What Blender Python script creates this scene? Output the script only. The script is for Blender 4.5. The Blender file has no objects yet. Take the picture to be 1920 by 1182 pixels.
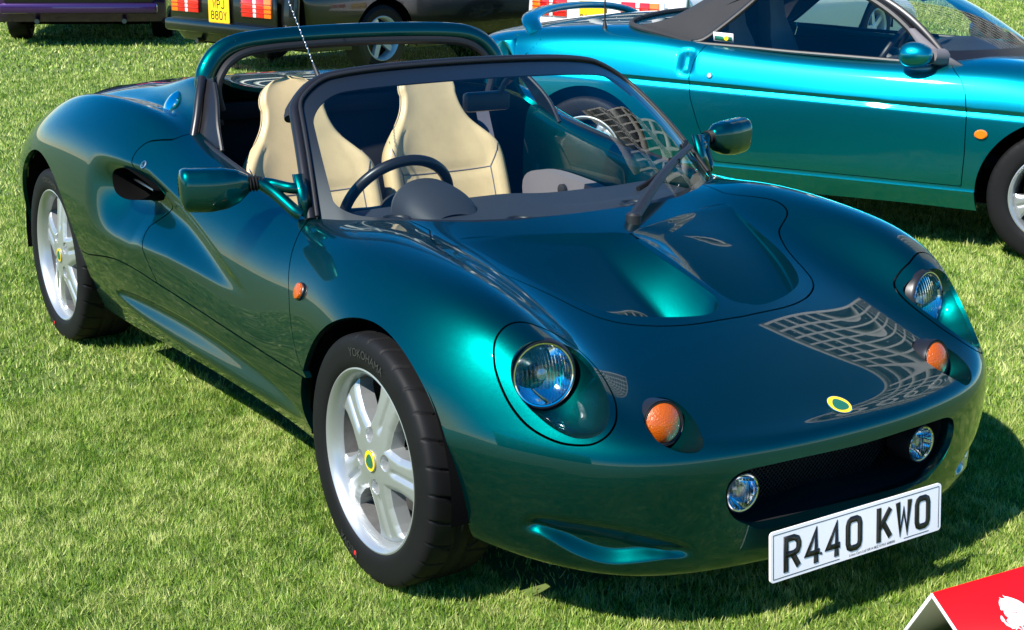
import bpy, bmesh, math, random
import numpy as np
from mathutils import Vector, Matrix
sc = bpy.context.scene
COL = sc.collection
# World frame: metres; origin on the grass under the green roadster's front axle, +x towards its tail, +y to its right side.
# ---------------------------------------------------------------- camera
CAM = np.array([-2.75024934, 2.24323694, 1.50301444])
YAW, PIT, ROL = np.radians([-33.53922107, -15.67777121, 0.55475945])
FPX, PW, PH = 2737.5, 1920, 1182
FWD = np.array([np.cos(PIT)*np.cos(YAW), np.cos(PIT)*np.sin(YAW), np.sin(PIT)])
_r = np.cross(FWD, [0, 0, 1]); _r /= np.linalg.norm(_r); _u = np.cross(_r, FWD)
RGT = _r*np.cos(ROL)+_u*np.sin(ROL); UPV = -_r*np.sin(ROL)+_u*np.cos(ROL)
cam_d = bpy.data.cameras.new('camera'); cam = bpy.data.objects.new('camera', cam_d); COL.objects.link(cam)
cam_d.sensor_width = 36; cam_d.lens = 36*FPX/PW; cam_d.clip_end = 2000; cam_d.clip_start = .05
_m = Matrix(((RGT[0], UPV[0], -FWD[0], CAM[0]), (RGT[1], UPV[1], -FWD[1], CAM[1]), (RGT[2], UPV[2], -FWD[2], CAM[2]), (0, 0, 0, 1)))
cam.matrix_world = _m; sc.camera = cam
sc.render.resolution_x, sc.render.resolution_y = 1024, 630
# ---------------------------------------------------------------- sky and sun
SUN = np.array([-.24, .93, 1.0]); SUN /= np.linalg.norm(SUN)
wd = bpy.data.worlds.new('World'); sc.world = wd; wd.use_nodes = True
nt = wd.node_tree; nt.nodes.clear()
_o = nt.nodes.new('ShaderNodeOutputWorld'); _b = nt.nodes.new('ShaderNodeBackground'); _s = nt.nodes.new('ShaderNodeTexSky')
_s.sky_type = 'NISHITA'; _s.sun_disc = False
_s.sun_elevation = math.asin(SUN[2]); _s.sun_rotation = math.atan2(SUN[0], SUN[1])
_s.air_density = 1.0; _s.dust_density = .0; _s.ozone_density = 5.0
_b.inputs['Strength'].default_value = .10
_hs = nt.nodes.new('ShaderNodeHueSaturation'); _hs.inputs['Saturation'].default_value = 1.5   # the deep clear blue of the day
nt.links.new(_s.outputs[0], _hs.inputs['Color']); nt.links.new(_hs.outputs[0], _b.inputs[0]); nt.links.new(_b.outputs[0], _o.inputs[0])
sl = bpy.data.lights.new('sun', 'SUN'); sl.energy = 5.0; sl.angle = math.radians(.53); sl.color = (1, .955, .88)
so = bpy.data.objects.new('sun', sl); COL.objects.link(so); so.location = (0, 0, 30)
so.rotation_euler = Vector(SUN).to_track_quat('Z', 'Y').to_euler()
vs = sc.view_settings; vs.view_transform = 'Standard'; vs.look = 'None'; vs.exposure = 1.0; vs.gamma = 1
# ---------------------------------------------------------------- geometry helpers
def nrm(v):
    v = np.asarray(v, float); n = np.linalg.norm(v, axis=-1, keepdims=True); return v/np.maximum(n, 1e-12)
def proj(P):
    d = np.atleast_2d(np.asarray(P, float))-CAM; z = d@FWD
    return np.stack([PW/2+FPX*(d@RGT)/z, PH/2-FPX*(d@UPV)/z], -1)
def pray(px):
    px = np.atleast_2d(np.asarray(px, float))
    return FWD+((px[:, :1]-PW/2)/FPX)*RGT-((px[:, 1:2]-PH/2)/FPX)*UPV
def hit(px, ax, v):                       # photo pixel -> point on the plane axis=v
    d = pray(px); t = (v-CAM[ax])/d[:, ax]; return CAM+d*t[:, None]
def sstep(a, b, x):
    t = np.clip((x-a)/(b-a), 0, 1); return t*t*(3-2*t)
def catmull(pts, n, closed=False):        # smooth curve through points, resampled evenly
    P = np.asarray(pts, float); k = len(P)
    if closed: Q = np.concatenate([P[-1:], P, P[:2]])
    else: Q = np.concatenate([[2*P[0]-P[1]], P, [2*P[-1]-P[-2]]])
    out = []
    m = k if closed else k-1
    t = np.linspace(0, 1, 24, endpoint=False)[:, None]
    for i in range(m):
        a, b, c, d = Q[i:i+4]
        out.append(.5*((2*b)+(-a+c)*t+(2*a-5*b+4*c-d)*t**2+(-a+3*b-3*c+d)*t**3))
    out.append(P[:1] if closed else P[-1:])
    R = np.concatenate(out)
    s = np.concatenate([[0], np.cumsum(np.linalg.norm(np.diff(R, axis=0), axis=1))])
    q = np.linspace(0, s[-1], n, endpoint=not closed)
    return np.stack([np.interp(q, s, R[:, i]) for i in range(P.shape[1])], -1)
class BSurf:                              # tensor cubic B-spline through (almost) its net
    def __init__(s, net, fit=3):
        N0 = np.asarray(net, float); s.nr, s.nc = N0.shape[:2]; N = N0.copy()
        s.N = N
        for _ in range(fit):
            uu, vv = np.meshgrid(np.arange(s.nr), np.arange(s.nc), indexing='ij')
            N = N+(N0-s.ev(uu.ravel(), vv.ravel()).reshape(N0.shape)); s.N = N
    def ev(s, u, v):
        N = s.N
        P = np.concatenate([2*N[:1]-N[1:2], N, 2*N[-1:]-N[-2:-1]], 0)
        P = np.concatenate([2*P[:, :1]-P[:, 1:2], P, 2*P[:, -1:]-P[:, -2:-1]], 1)
        u = np.clip(u, 0, s.nr-1-1e-9); v = np.clip(v, 0, s.nc-1-1e-9)
        i = u.astype(int); j = v.astype(int); fu = u-i; fv = v-j
        B = lambda t: np.stack([(1-t)**3, 3*t**3-6*t**2+4, -3*t**3+3*t**2+3*t+1, t**3])/6
        bu, bv = B(fu), B(fv); o = 0
        for a in range(4):
            for b in range(4): o = o+(bu[a]*bv[b])[:, None]*P[i+a, j+b]
        return o
    def normal(s, u, v, h=.02):
        du = s.ev(u+h, v)-s.ev(u-h, v); dv = s.ev(u, v+h)-s.ev(u, v-h)
        return nrm(np.cross(du, dv))
def grid_faces(nu, nv):
    i, j = np.meshgrid(np.arange(nu-1), np.arange(nv-1), indexing='ij'); a = (i*nv+j).ravel()
    return np.stack([a, a+nv, a+nv+1, a+1], -1)
def quads2tris(F): return np.concatenate([F[:, [0, 1, 2]], F[:, [0, 2, 3]]])
def clip(D, F, g):                        # D: vertex rows (xyz + carried data), F: triangles, keep g>0
    g = np.where(np.abs(g) < 1e-7, 1e-7, g); ins = g > 0
    k = ins[F].sum(1); keep = F[k == 3]; out = [keep]; newD = [D]; base = len(D)
    def cut(Fs, flip):
        nonlocal base
        lone = np.argmax(ins[Fs] if not flip else ~ins[Fs], 1); r = np.arange(len(Fs))
        a, b, c = Fs[r, lone], Fs[r, (lone+1) % 3], Fs[r, (lone+2) % 3]
        return a, b, c
    E = []
    F1 = F[k == 1]; F2 = F[k == 2]
    a1, b1, c1 = cut(F1, False); a2, b2, c2 = cut(F2, True)
    e = np.concatenate([np.stack([a1, b1], 1), np.stack([a1, c1], 1), np.stack([a2, b2], 1), np.stack([a2, c2], 1)])
    if len(e):
        es = np.sort(e, 1); key = es[:, 0].astype(np.int64)*len(D)+es[:, 1]
        uq, idx, inv = np.unique(key, return_index=True, return_inverse=True)
        p, q = es[idx, 0], es[idx, 1]; t = g[p]/(g[p]-g[q])
        newD.append(D[p]+(D[q]-D[p])*t[:, None]); ids = base+inv.ravel()
        n1, n2 = len(F1), len(F2)
        ab1, ac1, ab2, ac2 = ids[:n1], ids[n1:2*n1], ids[2*n1:2*n1+n2], ids[2*n1+n2:]
        out += [np.stack([a1, ab1, ac1], 1), np.stack([ab2, b2, c2], 1), np.stack([ab2, c2, ac2], 1)]
    D = np.concatenate(newD); F = np.concatenate(out)
    us, inv = np.unique(F, return_inverse=True)
    return D[us], inv.reshape(F.shape)
def sdist(P2, poly):                      # signed distance to closed 2D polygon, negative inside
    A = np.asarray(poly, float); B = np.roll(A, -1, 0); d2 = np.full(len(P2), 1e9); wn = np.zeros(len(P2), bool)
    for a, b in zip(A, B):
        e = b-a; w = P2-a; t = np.clip((w@e)/max(e@e, 1e-12), 0, 1)
        d2 = np.minimum(d2, ((w-t[:, None]*e)**2).sum(1))
        c = ((a[1] <= P2[:, 1]) & (b[1] > P2[:, 1])) | ((b[1] <= P2[:, 1]) & (a[1] > P2[:, 1]))
        with np.errstate(divide='ignore', invalid='ignore'):
            xi = a[0]+(P2[:, 1]-a[1])/(b[1]-a[1])*e[0]
        wn ^= c & (P2[:, 0] < xi)
    d = np.sqrt(d2); return np.where(wn, -d, d)
def boundary_edges(F):
    e = np.concatenate([F[:, [0, 1]], F[:, [1, 2]], F[:, [2, 0]]]); s = np.sort(e, 1)
    key = s[:, 0].astype(np.int64)*(F.max()+1)+s[:, 1]
    uq, idx, cnt = np.unique(key, return_index=True, return_counts=True)
    return e[idx[cnt == 1]]
def flange(V, N, F, depth):               # turn the free edges inwards so the panel has thickness
    e = boundary_edges(F)
    us, inv = np.unique(e, return_inverse=True); inv = inv.reshape(e.shape); n = len(V); m = len(us)
    V2 = np.concatenate([V, V[us], V[us]-N[us]*depth]); N2 = np.concatenate([N, np.zeros((2*m, 3))])
    q = np.stack([inv[:, 1]+n, inv[:, 0]+n, inv[:, 0]+n+m, inv[:, 1]+n+m], 1)
    return V2, N2, [F, q]
def mesh_obj(name, V, Fs, mat=None, parent=None, smooth=True, normals=None, mats=None, midx=None):
    if not isinstance(Fs, (list, tuple)): Fs = [Fs]
    Fs = [np.asarray(f, dtype=np.int32) for f in Fs if len(f)]
    me = bpy.data.meshes.new(name); V = np.ascontiguousarray(V, dtype=np.float32)
    nl = sum(f.size for f in Fs); nf = sum(len(f) for f in Fs)
    me.vertices.add(len(V)); me.vertices.foreach_set('co', V.ravel()); me.loops.add(nl); me.polygons.add(nf)
    me.loops.foreach_set('vertex_index', np.concatenate([f.ravel() for f in Fs]))
    tot = np.concatenate([np.full(len(f), f.shape[1], np.int32) for f in Fs])
    me.polygons.foreach_set('loop_start', np.concatenate([[0], np.cumsum(tot)[:-1]]).astype(np.int32))
    me.update(calc_edges=True)
    if smooth: me.polygons.foreach_set('use_smooth', np.ones(nf, bool))
    for m in (mats or ([mat] if mat else [])): me.materials.append(MAT[m])
    if midx is not None: me.polygons.foreach_set('material_index', np.asarray(midx, np.int32))
    if normals is not None: me.normals_split_custom_set_from_vertices(np.asarray(normals, np.float32).tolist())
    me.validate()
    o = bpy.data.objects.new(name, me); COL.objects.link(o)
    if parent is not None: o.parent = parent
    return o
def thing(name, label, cat, loc=(0, 0, 0), rot=(0, 0, 0), group=None):
    o = bpy.data.objects.new(name, None); COL.objects.link(o); o.location = loc; o.rotation_euler = rot
    o.empty_display_size = .2; o['label'] = label; o['category'] = cat
    if group: o['group'] = group
    return o
class MB:                                 # collects simple solids into one mesh
    def __init__(s): s.V = []; s.F = {}; s.n = 0
    def add(s, V, F):
        V = np.asarray(V, float); s.V.append(V)
        for f in ([F] if isinstance(F, np.ndarray) else F):
            f = np.asarray(f, int)
            if f.size: s.F.setdefault(f.shape[1], []).append(f+s.n)
        s.n += len(V); return s
    def box(s, c, d, R=None, bev=0.0):
        d = np.asarray(d, float)/2
        if bev <= 0:
            V = np.array([[x, y, z] for x in (-1, 1) for y in (-1, 1) for z in (-1, 1)], float)*d
            F = np.array([[0, 1, 3, 2], [4, 6, 7, 5], [0, 4, 5, 1], [2, 3, 7, 6], [0, 2, 6, 4], [1, 5, 7, 3]])
        else:
            bm = bmesh.new(); bmesh.ops.create_cube(bm, size=2)
            for v in bm.verts: v.co = Vector(np.array(v.co)*d)
            bmesh.ops.bevel(bm, geom=bm.edges[:], offset=min(bev, d.min()*.95), segments=2, profile=.5, affect='EDGES')
            V = np.array([v.co[:] for v in bm.verts]); bm.verts.index_update()
            by = {}
            for f in bm.faces: by.setdefault(len(f.verts), []).append([v.index for v in f.verts])
            F = [np.array(x) for x in by.values()]; bm.free()
        if R is not None: V = V@np.asarray(R).T
        return s.add(V+np.asarray(c, float), F)
    def tube(s, path, r, seg=12, closed=False, cap=True, sx=1.0, upv=(0, 0, 1)):
        P = np.asarray(path, float); n = len(P); r = np.broadcast_to(np.asarray(r, float), (n,))
        T = nrm(np.roll(P, -1, 0)-np.roll(P, 1, 0)) if closed else nrm(np.gradient(P, axis=0))
        u0 = np.asarray(upv, float); A = np.cross(T, u0); bad = np.linalg.norm(A, axis=1) < .05
        A[bad] = np.cross(T[bad], [1, 0, .1]); A = nrm(A); B = np.cross(A, T)
        th = np.linspace(0, 2*np.pi, seg, endpoint=False)
        V = P[:, None]+r[:, None, None]*(np.cos(th)[None, :, None]*A[:, None]*sx+np.sin(th)[None, :, None]*B[:, None])
        m = n if closed else n-1
        i, j = np.meshgrid(np.arange(m), np.arange(seg), indexing='ij'); i2 = (i+1) % n; j2 = (j+1) % seg
        F = [np.stack([i*seg+j, i*seg+j2, i2*seg+j2, i2*seg+j], -1).reshape(-1, 4)]
        if cap and not closed: F += [np.arange(seg)[::-1][None], (np.arange(seg)+(n-1)*seg)[None]]
        return s.add(V.reshape(-1, 3), F)
    def lathe(s, prof, c, axis, seg=48, cap0=False, cap1=False):   # prof: (radius, height along axis)
        pr = np.asarray(prof, float); w = nrm(axis); a = nrm(np.cross(w, [0, 0, 1] if abs(w[2]) < .9 else [1, 0, 0])); b = np.cross(w, a)
        th = np.linspace(0, 2*np.pi, seg, endpoint=False); n = len(pr)
        V = np.asarray(c, float)+pr[:, None, :1]*(np.cos(th)[None, :, None]*a+np.sin(th)[None, :, None]*b)+pr[:, None, 1:]*w
        i, j = np.meshgrid(np.arange(n-1), np.arange(seg), indexing='ij'); j2 = (j+1) % seg
        F = [np.stack([i*seg+j, i*seg+j2, (i+1)*seg+j2, (i+1)*seg+j], -1).reshape(-1, 4)]
        if cap0: F.append(np.arange(seg)[::-1][None])
        if cap1: F.append((np.arange(seg)+(n-1)*seg)[None])
        return s.add(V.reshape(-1, 3), F)
    def prism(s, poly, z0, z1, R=None, o=(0, 0, 0)):                # extruded polygon (any outline, ear-filled)
        from mathutils.geometry import tessellate_polygon
        p = np.asarray(poly, float); n = len(p)
        t = np.array(tessellate_polygon([[Vector((x, y, 0)) for x, y in p]]))
        V = np.concatenate([np.c_[p, np.full(n, z0)], np.c_[p, np.full(n, z1)]])
        if R is not None: V = V@np.asarray(R).T
        i = np.arange(n); j = (i+1) % n
        return s.add(V+np.asarray(o, float), [t, t[:, ::-1]+n, np.stack([i, j, j+n, i+n], 1)])
    def build(s, name, mat, parent=None, smooth=True, sharp=35):
        if not s.n: return None
        o = mesh_obj(name, np.concatenate(s.V), [np.concatenate(f) for f in s.F.values()], mat, parent, smooth)
        bm = bmesh.new(); bm.from_mesh(o.data); bmesh.ops.recalc_face_normals(bm, faces=bm.faces[:]); bm.to_mesh(o.data); bm.free()
        if smooth and sharp: o.data.set_sharp_from_angle(angle=math.radians(sharp))
        return o
def frame(axis, up=(0, 0, 1)):            # right, up, axis
    w = nrm(axis); a = nrm(np.cross(up, w)); return np.stack([a, np.cross(w, a), w])
def mirror_y(V): return np.asarray(V)*np.array([1, -1, 1.])
# ---------------------------------------------------------------- materials
MAT = {}
def mat(name, col=(.5, .5, .5), rough=.5, metal=0., coat=0., coatr=.03, spec=.5, trans=0., ior=1.45, emit=None, bump=0, bscale=200, var=0, vscale=6, **kw):
    m = bpy.data.materials.new(name); m.use_nodes = True; MAT[name] = m; n = m.node_tree; b = n.nodes['Principled BSDF']
    b.inputs['Base Color'].default_value = (*col, 1); b.inputs['Roughness'].default_value = rough; b.inputs['Metallic'].default_value = metal
    b.inputs['Coat Weight'].default_value = coat; b.inputs['Coat Roughness'].default_value = coatr
    b.inputs['Specular IOR Level'].default_value = spec; b.inputs['Transmission Weight'].default_value = trans; b.inputs['IOR'].default_value = ior
    for k, v in kw.items(): b.inputs[k].default_value = v
    tc = n.nodes.new('ShaderNodeTexCoord')
    if bump:
        t = n.nodes.new('ShaderNodeTexNoise'); t.inputs['Scale'].default_value = bscale; t.inputs['Detail'].default_value = 6
        bp = n.nodes.new('ShaderNodeBump'); bp.inputs['Strength'].default_value = bump; bp.inputs['Distance'].default_value = .002
        n.links.new(tc.outputs['Object'], t.inputs['Vector']); n.links.new(t.outputs['Fac'], bp.inputs['Height']); n.links.new(bp.outputs[0], b.inputs['Normal'])
    if var:
        t = n.nodes.new('ShaderNodeTexNoise'); t.inputs['Scale'].default_value = vscale; t.inputs['Detail'].default_value = 8; t.inputs['Roughness'].default_value = .65
        r = n.nodes.new('ShaderNodeMapRange'); r.inputs['From Min'].default_value = .3; r.inputs['From Max'].default_value = .7
        r.inputs['To Min'].default_value = 1-var; r.inputs['To Max'].default_value = 1+var
        x = n.nodes.new('ShaderNodeMix'); x.data_type = 'RGBA'; x.blend_type = 'MULTIPLY'; x.inputs[0].default_value = 1
        x.inputs[6].default_value = (*col, 1)
        n.links.new(tc.outputs['Object'], t.inputs['Vector']); n.links.new(t.outputs['Fac'], r.inputs[0]); n.links.new(r.outputs[0], x.inputs[7]); n.links.new(x.outputs[2], b.inputs['Base Color'])
    return m
def flake(m, amount=.25, scale=2600):
    n = m.node_tree; b = n.nodes['Principled BSDF']; tc = n.nodes.new('ShaderNodeTexCoord'); v = n.nodes.new('ShaderNodeTexVoronoi'); v.inputs['Scale'].default_value = scale
    s = n.nodes.new('ShaderNodeVectorMath'); s.operation = 'SUBTRACT'; s.inputs[1].default_value = (.5, .5, .5)
    k = n.nodes.new('ShaderNodeVectorMath'); k.operation = 'SCALE'; k.inputs['Scale'].default_value = amount
    g = n.nodes.new('ShaderNodeNewGeometry'); a = n.nodes.new('ShaderNodeVectorMath'); a.operation = 'ADD'; z = n.nodes.new('ShaderNodeVectorMath'); z.operation = 'NORMALIZE'
    n.links.new(tc.outputs['Object'], v.inputs['Vector']); n.links.new(v.outputs['Color'], s.inputs[0]); n.links.new(s.outputs[0], k.inputs[0])
    n.links.new(g.outputs['Normal'], a.inputs[0]); n.links.new(k.outputs[0], a.inputs[1]); n.links.new(a.outputs[0], z.inputs[0]); n.links.new(z.outputs[0], b.inputs['Normal'])
    return m
def two_lobe(name, colA, roughA, colB, fac, fl):       # metallic flake layer over a coloured ground, under lacquer
    m = flake(mat(name, colA, roughA, 1., 1., .01), fl); n = m.node_tree; a = n.nodes['Principled BSDF']; o = n.nodes['Material Output']
    b = n.nodes.new('ShaderNodeBsdfPrincipled'); b.inputs['Base Color'].default_value = (*colB, 1); b.inputs['Roughness'].default_value = .5; b.inputs['Specular IOR Level'].default_value = 0
    b.inputs['Coat Weight'].default_value = 1; b.inputs['Coat Roughness'].default_value = .01; b.inputs['Coat IOR'].default_value = 1.48; a.inputs['Coat IOR'].default_value = 1.48
    x = n.nodes.new('ShaderNodeMixShader'); x.inputs[0].default_value = fac; n.links.new(a.outputs[0], x.inputs[1]); n.links.new(b.outputs[0], x.inputs[2]); n.links.new(x.outputs[0], o.inputs[0]); return m
two_lobe('paint_green', (.0, .088, .080), .385, (.0, .004, .012), .22, .13)
flake(mat('paint_teal', (.001, .27, .34), .35, .95, 1.0, .015), .12)
mat('clay', (.4, .4, .4), .5)
mat('paint_black', (.003, .0035, .003), .3, 0, .6, .02)
mat('paint_purple', (.05, .015, .09), .3, .6, 1., .02)
mat('paint_white', (.75, .75, .74), .3, 0, 1., .03)
mat('black_plastic', (.012, .012, .013), .45, bump=.15, bscale=900)
mat('black_trim', (.010, .010, .012), .35)
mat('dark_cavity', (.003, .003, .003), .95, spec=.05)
mat('rubber', (.005, .005, .0055), .62, spec=.25, bump=.12, bscale=300, var=.25, vscale=9)
mat('alloy', (.44, .46, .46), .36, .7, .4, .08); mat('alloy_dusty', (.16, .16, .155), .5, .6, var=.2, vscale=30)
mat('steel', (.45, .45, .45), .3, 1.)
mat('chrome', (.8, .8, .82), .06, 1.)
mat('disc', (.16, .15, .14), .4, 1.)
mat('cream_leather', (.50, .38, .20), .45, bump=.25, bscale=260, var=.06, vscale=20)
mat('dash_grey', (.020, .023, .030), .6, bump=.3, bscale=700)
mat('trim_grey', (.13, .12, .13), .7, bump=.2, bscale=600)
mat('carpet_black', (.008, .008, .010), .95, bump=.4, bscale=500)
mat('belt_grey', (.055, .055, .08), .7, bump=.4, bscale=900)
mat('plate_white', (.78, .77, .78), .35)
mat('plate_yellow', (.80, .50, .01), .35)
mat('plate_black', (.006, .006, .006), .4)
mat('badge_yellow', (.80, .55, .01), .25, 0, 1.)
mat('badge_green', (.01, .11, .06), .25, 0, 1.)
mat('amber_lens', (.58, .105, .0), .16, 0, .5, .02, trans=.35, bump=1., bscale=300)
mat('red_lens', (.55, .012, .01), .15, 0, 1.)
mat('orange_lens', (.80, .17, .01), .15, 0, 1.)
mat('white_lens', (.75, .72, .70), .15, 0, 1.)
mat('tyre_letter', (.03, .03, .03), .5)
mat('grey_letter', (.03, .03, .03), .6)
mat('red_mark', (.6, .02, .02), .5)
def glass(name, tint=(.86, .92, .92), ior=1.5, rough=0., flutes=0):
    m = bpy.data.materials.new(name); m.use_nodes = True; MAT[name] = m; n = m.node_tree; n.nodes.clear()
    o = n.nodes.new('ShaderNodeOutputMaterial'); t = n.nodes.new('ShaderNodeBsdfTransparent'); g = n.nodes.new('ShaderNodeBsdfGlossy'); f = n.nodes.new('ShaderNodeFresnel'); x = n.nodes.new('ShaderNodeMixShader')
    t.inputs[0].default_value = (*tint, 1); g.inputs['Roughness'].default_value = rough; gm = n.nodes.new('ShaderNodeNewGeometry'); mi = n.nodes.new('ShaderNodeMapRange'); mi.inputs['To Min'].default_value = ior; mi.inputs['To Max'].default_value = 1/ior
    n.links.new(gm.outputs['Backfacing'], mi.inputs[0]); n.links.new(mi.outputs[0], f.inputs['IOR'])
    n.links.new(f.outputs[0], x.inputs[0]); n.links.new(t.outputs[0], x.inputs[1]); n.links.new(g.outputs[0], x.inputs[2]); n.links.new(x.outputs[0], o.inputs[0])
    if flutes:
        tc = n.nodes.new('ShaderNodeTexCoord'); w = n.nodes.new('ShaderNodeTexWave'); w.bands_direction = 'Y'; w.inputs['Scale'].default_value = flutes; w.inputs['Distortion'].default_value = .6; w.inputs['Detail'].default_value = 1.5; w.inputs['Detail Scale'].default_value = 3
        b = n.nodes.new('ShaderNodeBump'); b.inputs['Strength'].default_value = .8; b.inputs['Distance'].default_value = .004
        n.links.new(tc.outputs['Object'], w.inputs['Vector']); n.links.new(w.outputs['Fac'], b.inputs['Height']); n.links.new(b.outputs[0], g.inputs['Normal']); n.links.new(b.outputs[0], f.inputs['Normal'])
    return m
glass('window_glass'); glass('lamp_glass', (.88, .92, .95), 1.6, .02, 40); glass('dark_glass', (.45, .52, .55), 1.5)
mat('hood_fabric', (.022, .022, .024), .85, bump=.5, bscale=1200, var=.12, vscale=5)
mat('elan_seat', (.11, .12, .13), .75, bump=.2, bscale=500)
mat('sign_red', (.75, .004, .006), .35); mat('sign_white', (.80, .80, .78), .4); mat('sign_inner_shade', (.075, .085, .05), .7)  # last one: dark olive, the tent's inner shade put into the colour
# ---------------------------------------------------------------- green roadster: master surface
# rows run over the nose and back to the tail, columns from the centre line round to the sill
ROWS = []
def row(*pts): ROWS.append(pts)
_py = [0, .18, .34, .46, .56, .64, .70, .745, .775, .795, .808, .816, .82, .82]
_px = [-.715, -.708, -.682, -.645, -.590, -.520, -.445, -.375, -.318, -.272, -.235, -.205, -.180, -.155]
def nose(dx, z, dy=None, zs=None):
    dy = dy or [0]*14; zs = zs or [0]*14
    row(*[(x+dx+(.0 if i < 7 else 0), y+dy[i], z+zs[i]) for i, (x, y) in enumerate(zip(_px, _py))])
nose(.11, .165, [-.0, -.01, -.03, -.04, -.05, -.05, -.05, -.05, -.05, -.05, -.05, -.05, -.05, -.05], [0]*5+[.01, .02, .03, .035, .04, .04, .04, .04, .04])
nose(.035, .160, [-.0, -.005, -.012, -.02, -.025, -.03, -.035, -.04, -.04, -.04, -.04, -.04, -.04, -.04], [0]*4+[.005, .015, .025, .035, .045, .05, .05, .05, .05, .05])
nose(.010, .235, [0, 0, 0, -.005, -.01, -.012, -.016, -.02, -.022, -.025, -.025, -.025, -.025, -.025], [0]*6+[.005, .01, .015, .02, .02, .02, .02, .02])
nose(.000, .335, [0]*6+[-.003, -.005, -.008, -.01, -.012, -.012, -.012, -.012])
nose(.000, .425, None, [.012, .012, .010, .006, .004, .003, 0, -.005, -.01, -.018, -.03, -.05, -.075, -.12])
row((-.66, 0, .462), (-.655, .18, .463), (-.632, .34, .466), (-.598, .46, .472), (-.548, .56, .482), (-.485, .64, .488), (-.415, .70, .484), (-.352, .747, .474), (-.298, .778, .458), (-.255, .80, .438), (-.22, .812, .41), (-.19, .818, .37), (-.165, .82, .33), (-.14, .81, .27))
row((-.56, 0, .509), (-.555, .18, .508), (-.538, .34, .507), (-.51, .46, .516), (-.472, .56, .552), (-.42, .64, .568), (-.36, .70, .562), (-.305, .75, .540), (-.26, .783, .505), (-.22, .805, .467), (-.19, .817, .425), (-.165, .822, .375), (-.14, .82, .32), (-.12, .81, .26))
row((-.42, 0, .564), (-.417, .18, .561), (-.407, .34, .556), (-.39, .46, .569), (-.362, .56, .632), (-.325, .64, .650), (-.28, .70, .640), (-.235, .75, .605), (-.20, .79, .555), (-.165, .812, .505), (-.145, .823, .45), (-.125, .828, .39), (-.105, .825, .32), (-.09, .81, .25))
row((-.24, 0, .623), (-.239, .18, .617), (-.235, .34, .606), (-.225, .46, .624), (-.21, .56, .688), (-.19, .64, .702), (-.16, .70, .688), (-.13, .75, .652), (-.105, .795, .595), (-.085, .82, .535), (-.075, .829, .47), (-.065, .832, .40), (-.055, .825, .32), (-.045, .805, .24))
row((-.04, 0, .674), (-.04, .18, .668), (-.04, .34, .655), (-.036, .46, .670), (-.032, .56, .720), (-.025, .64, .728), (-.012, .70, .712), (.0, .752, .672), (.01, .798, .61), (.02, .824, .545), (.02, .832, .48), (.02, .834, .41), (.02, .827, .32), (.02, .80, .23))
row((.16, 0, .720), (.16, .18, .714), (.16, .34, .699), (.16, .46, .708), (.16, .56, .738), (.16, .64, .742), (.163, .70, .726), (.166, .75, .69), (.168, .793, .63), (.17, .817, .565), (.17, .825, .495), (.17, .828, .415), (.17, .82, .315), (.17, .78, .222))
row(*[(.34, y, z) for y, z in zip([0, .18, .34, .46, .56, .63, .69, .738, .778, .803, .813, .818, .808, .765], [.752, .750, .743, .738, .744, .744, .730, .695, .638, .572, .497, .413, .308, .218])])
row(*[(.56, y, z) for y, z in zip([0, .18, .34, .46, .55, .61, .672, .722, .764, .790, .802, .808, .798, .752], [.78, .78, .77, .75, .735, .732, .727, .695, .638, .570, .493, .413, .308, .216])])
row(*[(.85, y, z) for y, z in zip([0, .18, .34, .46, .54, .60, .665, .718, .762, .790, .803, .808, .798, .752], [.82, .82, .81, .79, .765, .755, .750, .720, .660, .580, .495, .415, .308, .214])])
row(*[(1.15, y, z) for y, z in zip([0, .18, .34, .46, .54, .595, .662, .722, .772, .802, .813, .813, .800, .755], [.92, .92, .91, .87, .82, .79, .787, .760, .690, .597, .503, .418, .306, .208])])
row(*[(1.40, y, z) for y, z in zip([0, .18, .34, .50, .56, .605, .662, .730, .792, .824, .832, .825, .805, .760], [.93, .93, .945, .972, .925, .848, .830, .800, .730, .625, .515, .42, .302, .200])])
row(*[(1.60, y, z) for y, z in zip([0, .18, .37, .505, .566, .602, .676, .742, .810, .840, .846, .834, .810, .765], [.925, .925, .935, .984, .950, .872, .880, .843, .762, .645, .525, .42, .298, .192])])
row(*[(1.85, y, z) for y, z in zip([0, .18, .34, .48, .548, .600, .690, .760, .826, .855, .860, .846, .815, .77], [.925, .925, .930, .948, .918, .868, .898, .855, .775, .660, .540, .425, .30, .19])])
row(*[(2.10, y, z) for y, z in zip([0, .18, .34, .45, .525, .605, .698, .766, .832, .862, .866, .852, .82, .77], [.912, .912, .913, .911, .886, .853, .886, .843, .770, .662, .545, .43, .30, .19])])
row(*[(2.35, y, z) for y, z in zip([0, .18, .34, .44, .53, .60, .692, .764, .828, .858, .862, .85, .82, .77], [.895, .895, .890, .878, .857, .832, .850, .808, .740, .645, .54, .43, .30, .20])])
row(*[(2.58, y, z) for y, z in zip([0, .18, .34, .44, .53, .60, .68, .745, .803, .835, .84, .83, .80, .76], [.862, .862, .857, .845, .825, .806, .790, .755, .690, .61, .52, .42, .30, .21])])
row(*[(2.80, y, z) for y, z in zip([0, .18, .34, .44, .53, .59, .655, .71, .757, .785, .79, .78, .76, .73], [.83, .83, .825, .81, .785, .76, .735, .695, .635, .565, .49, .41, .31, .23])])
row(*[(x, y, z) for x, y, z in zip([2.95, 2.948, 2.942, 2.935, 2.925, 2.915, 2.90, 2.885, 2.875, 2.865, 2.86, 2.86, 2.86, 2.86], [0, .18, .34, .43, .51, .565, .62, .665, .70, .72, .73, .73, .72, .70], [.80, .80, .793, .775, .745, .72, .69, .65, .59, .53, .47, .41, .33, .25])])
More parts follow.
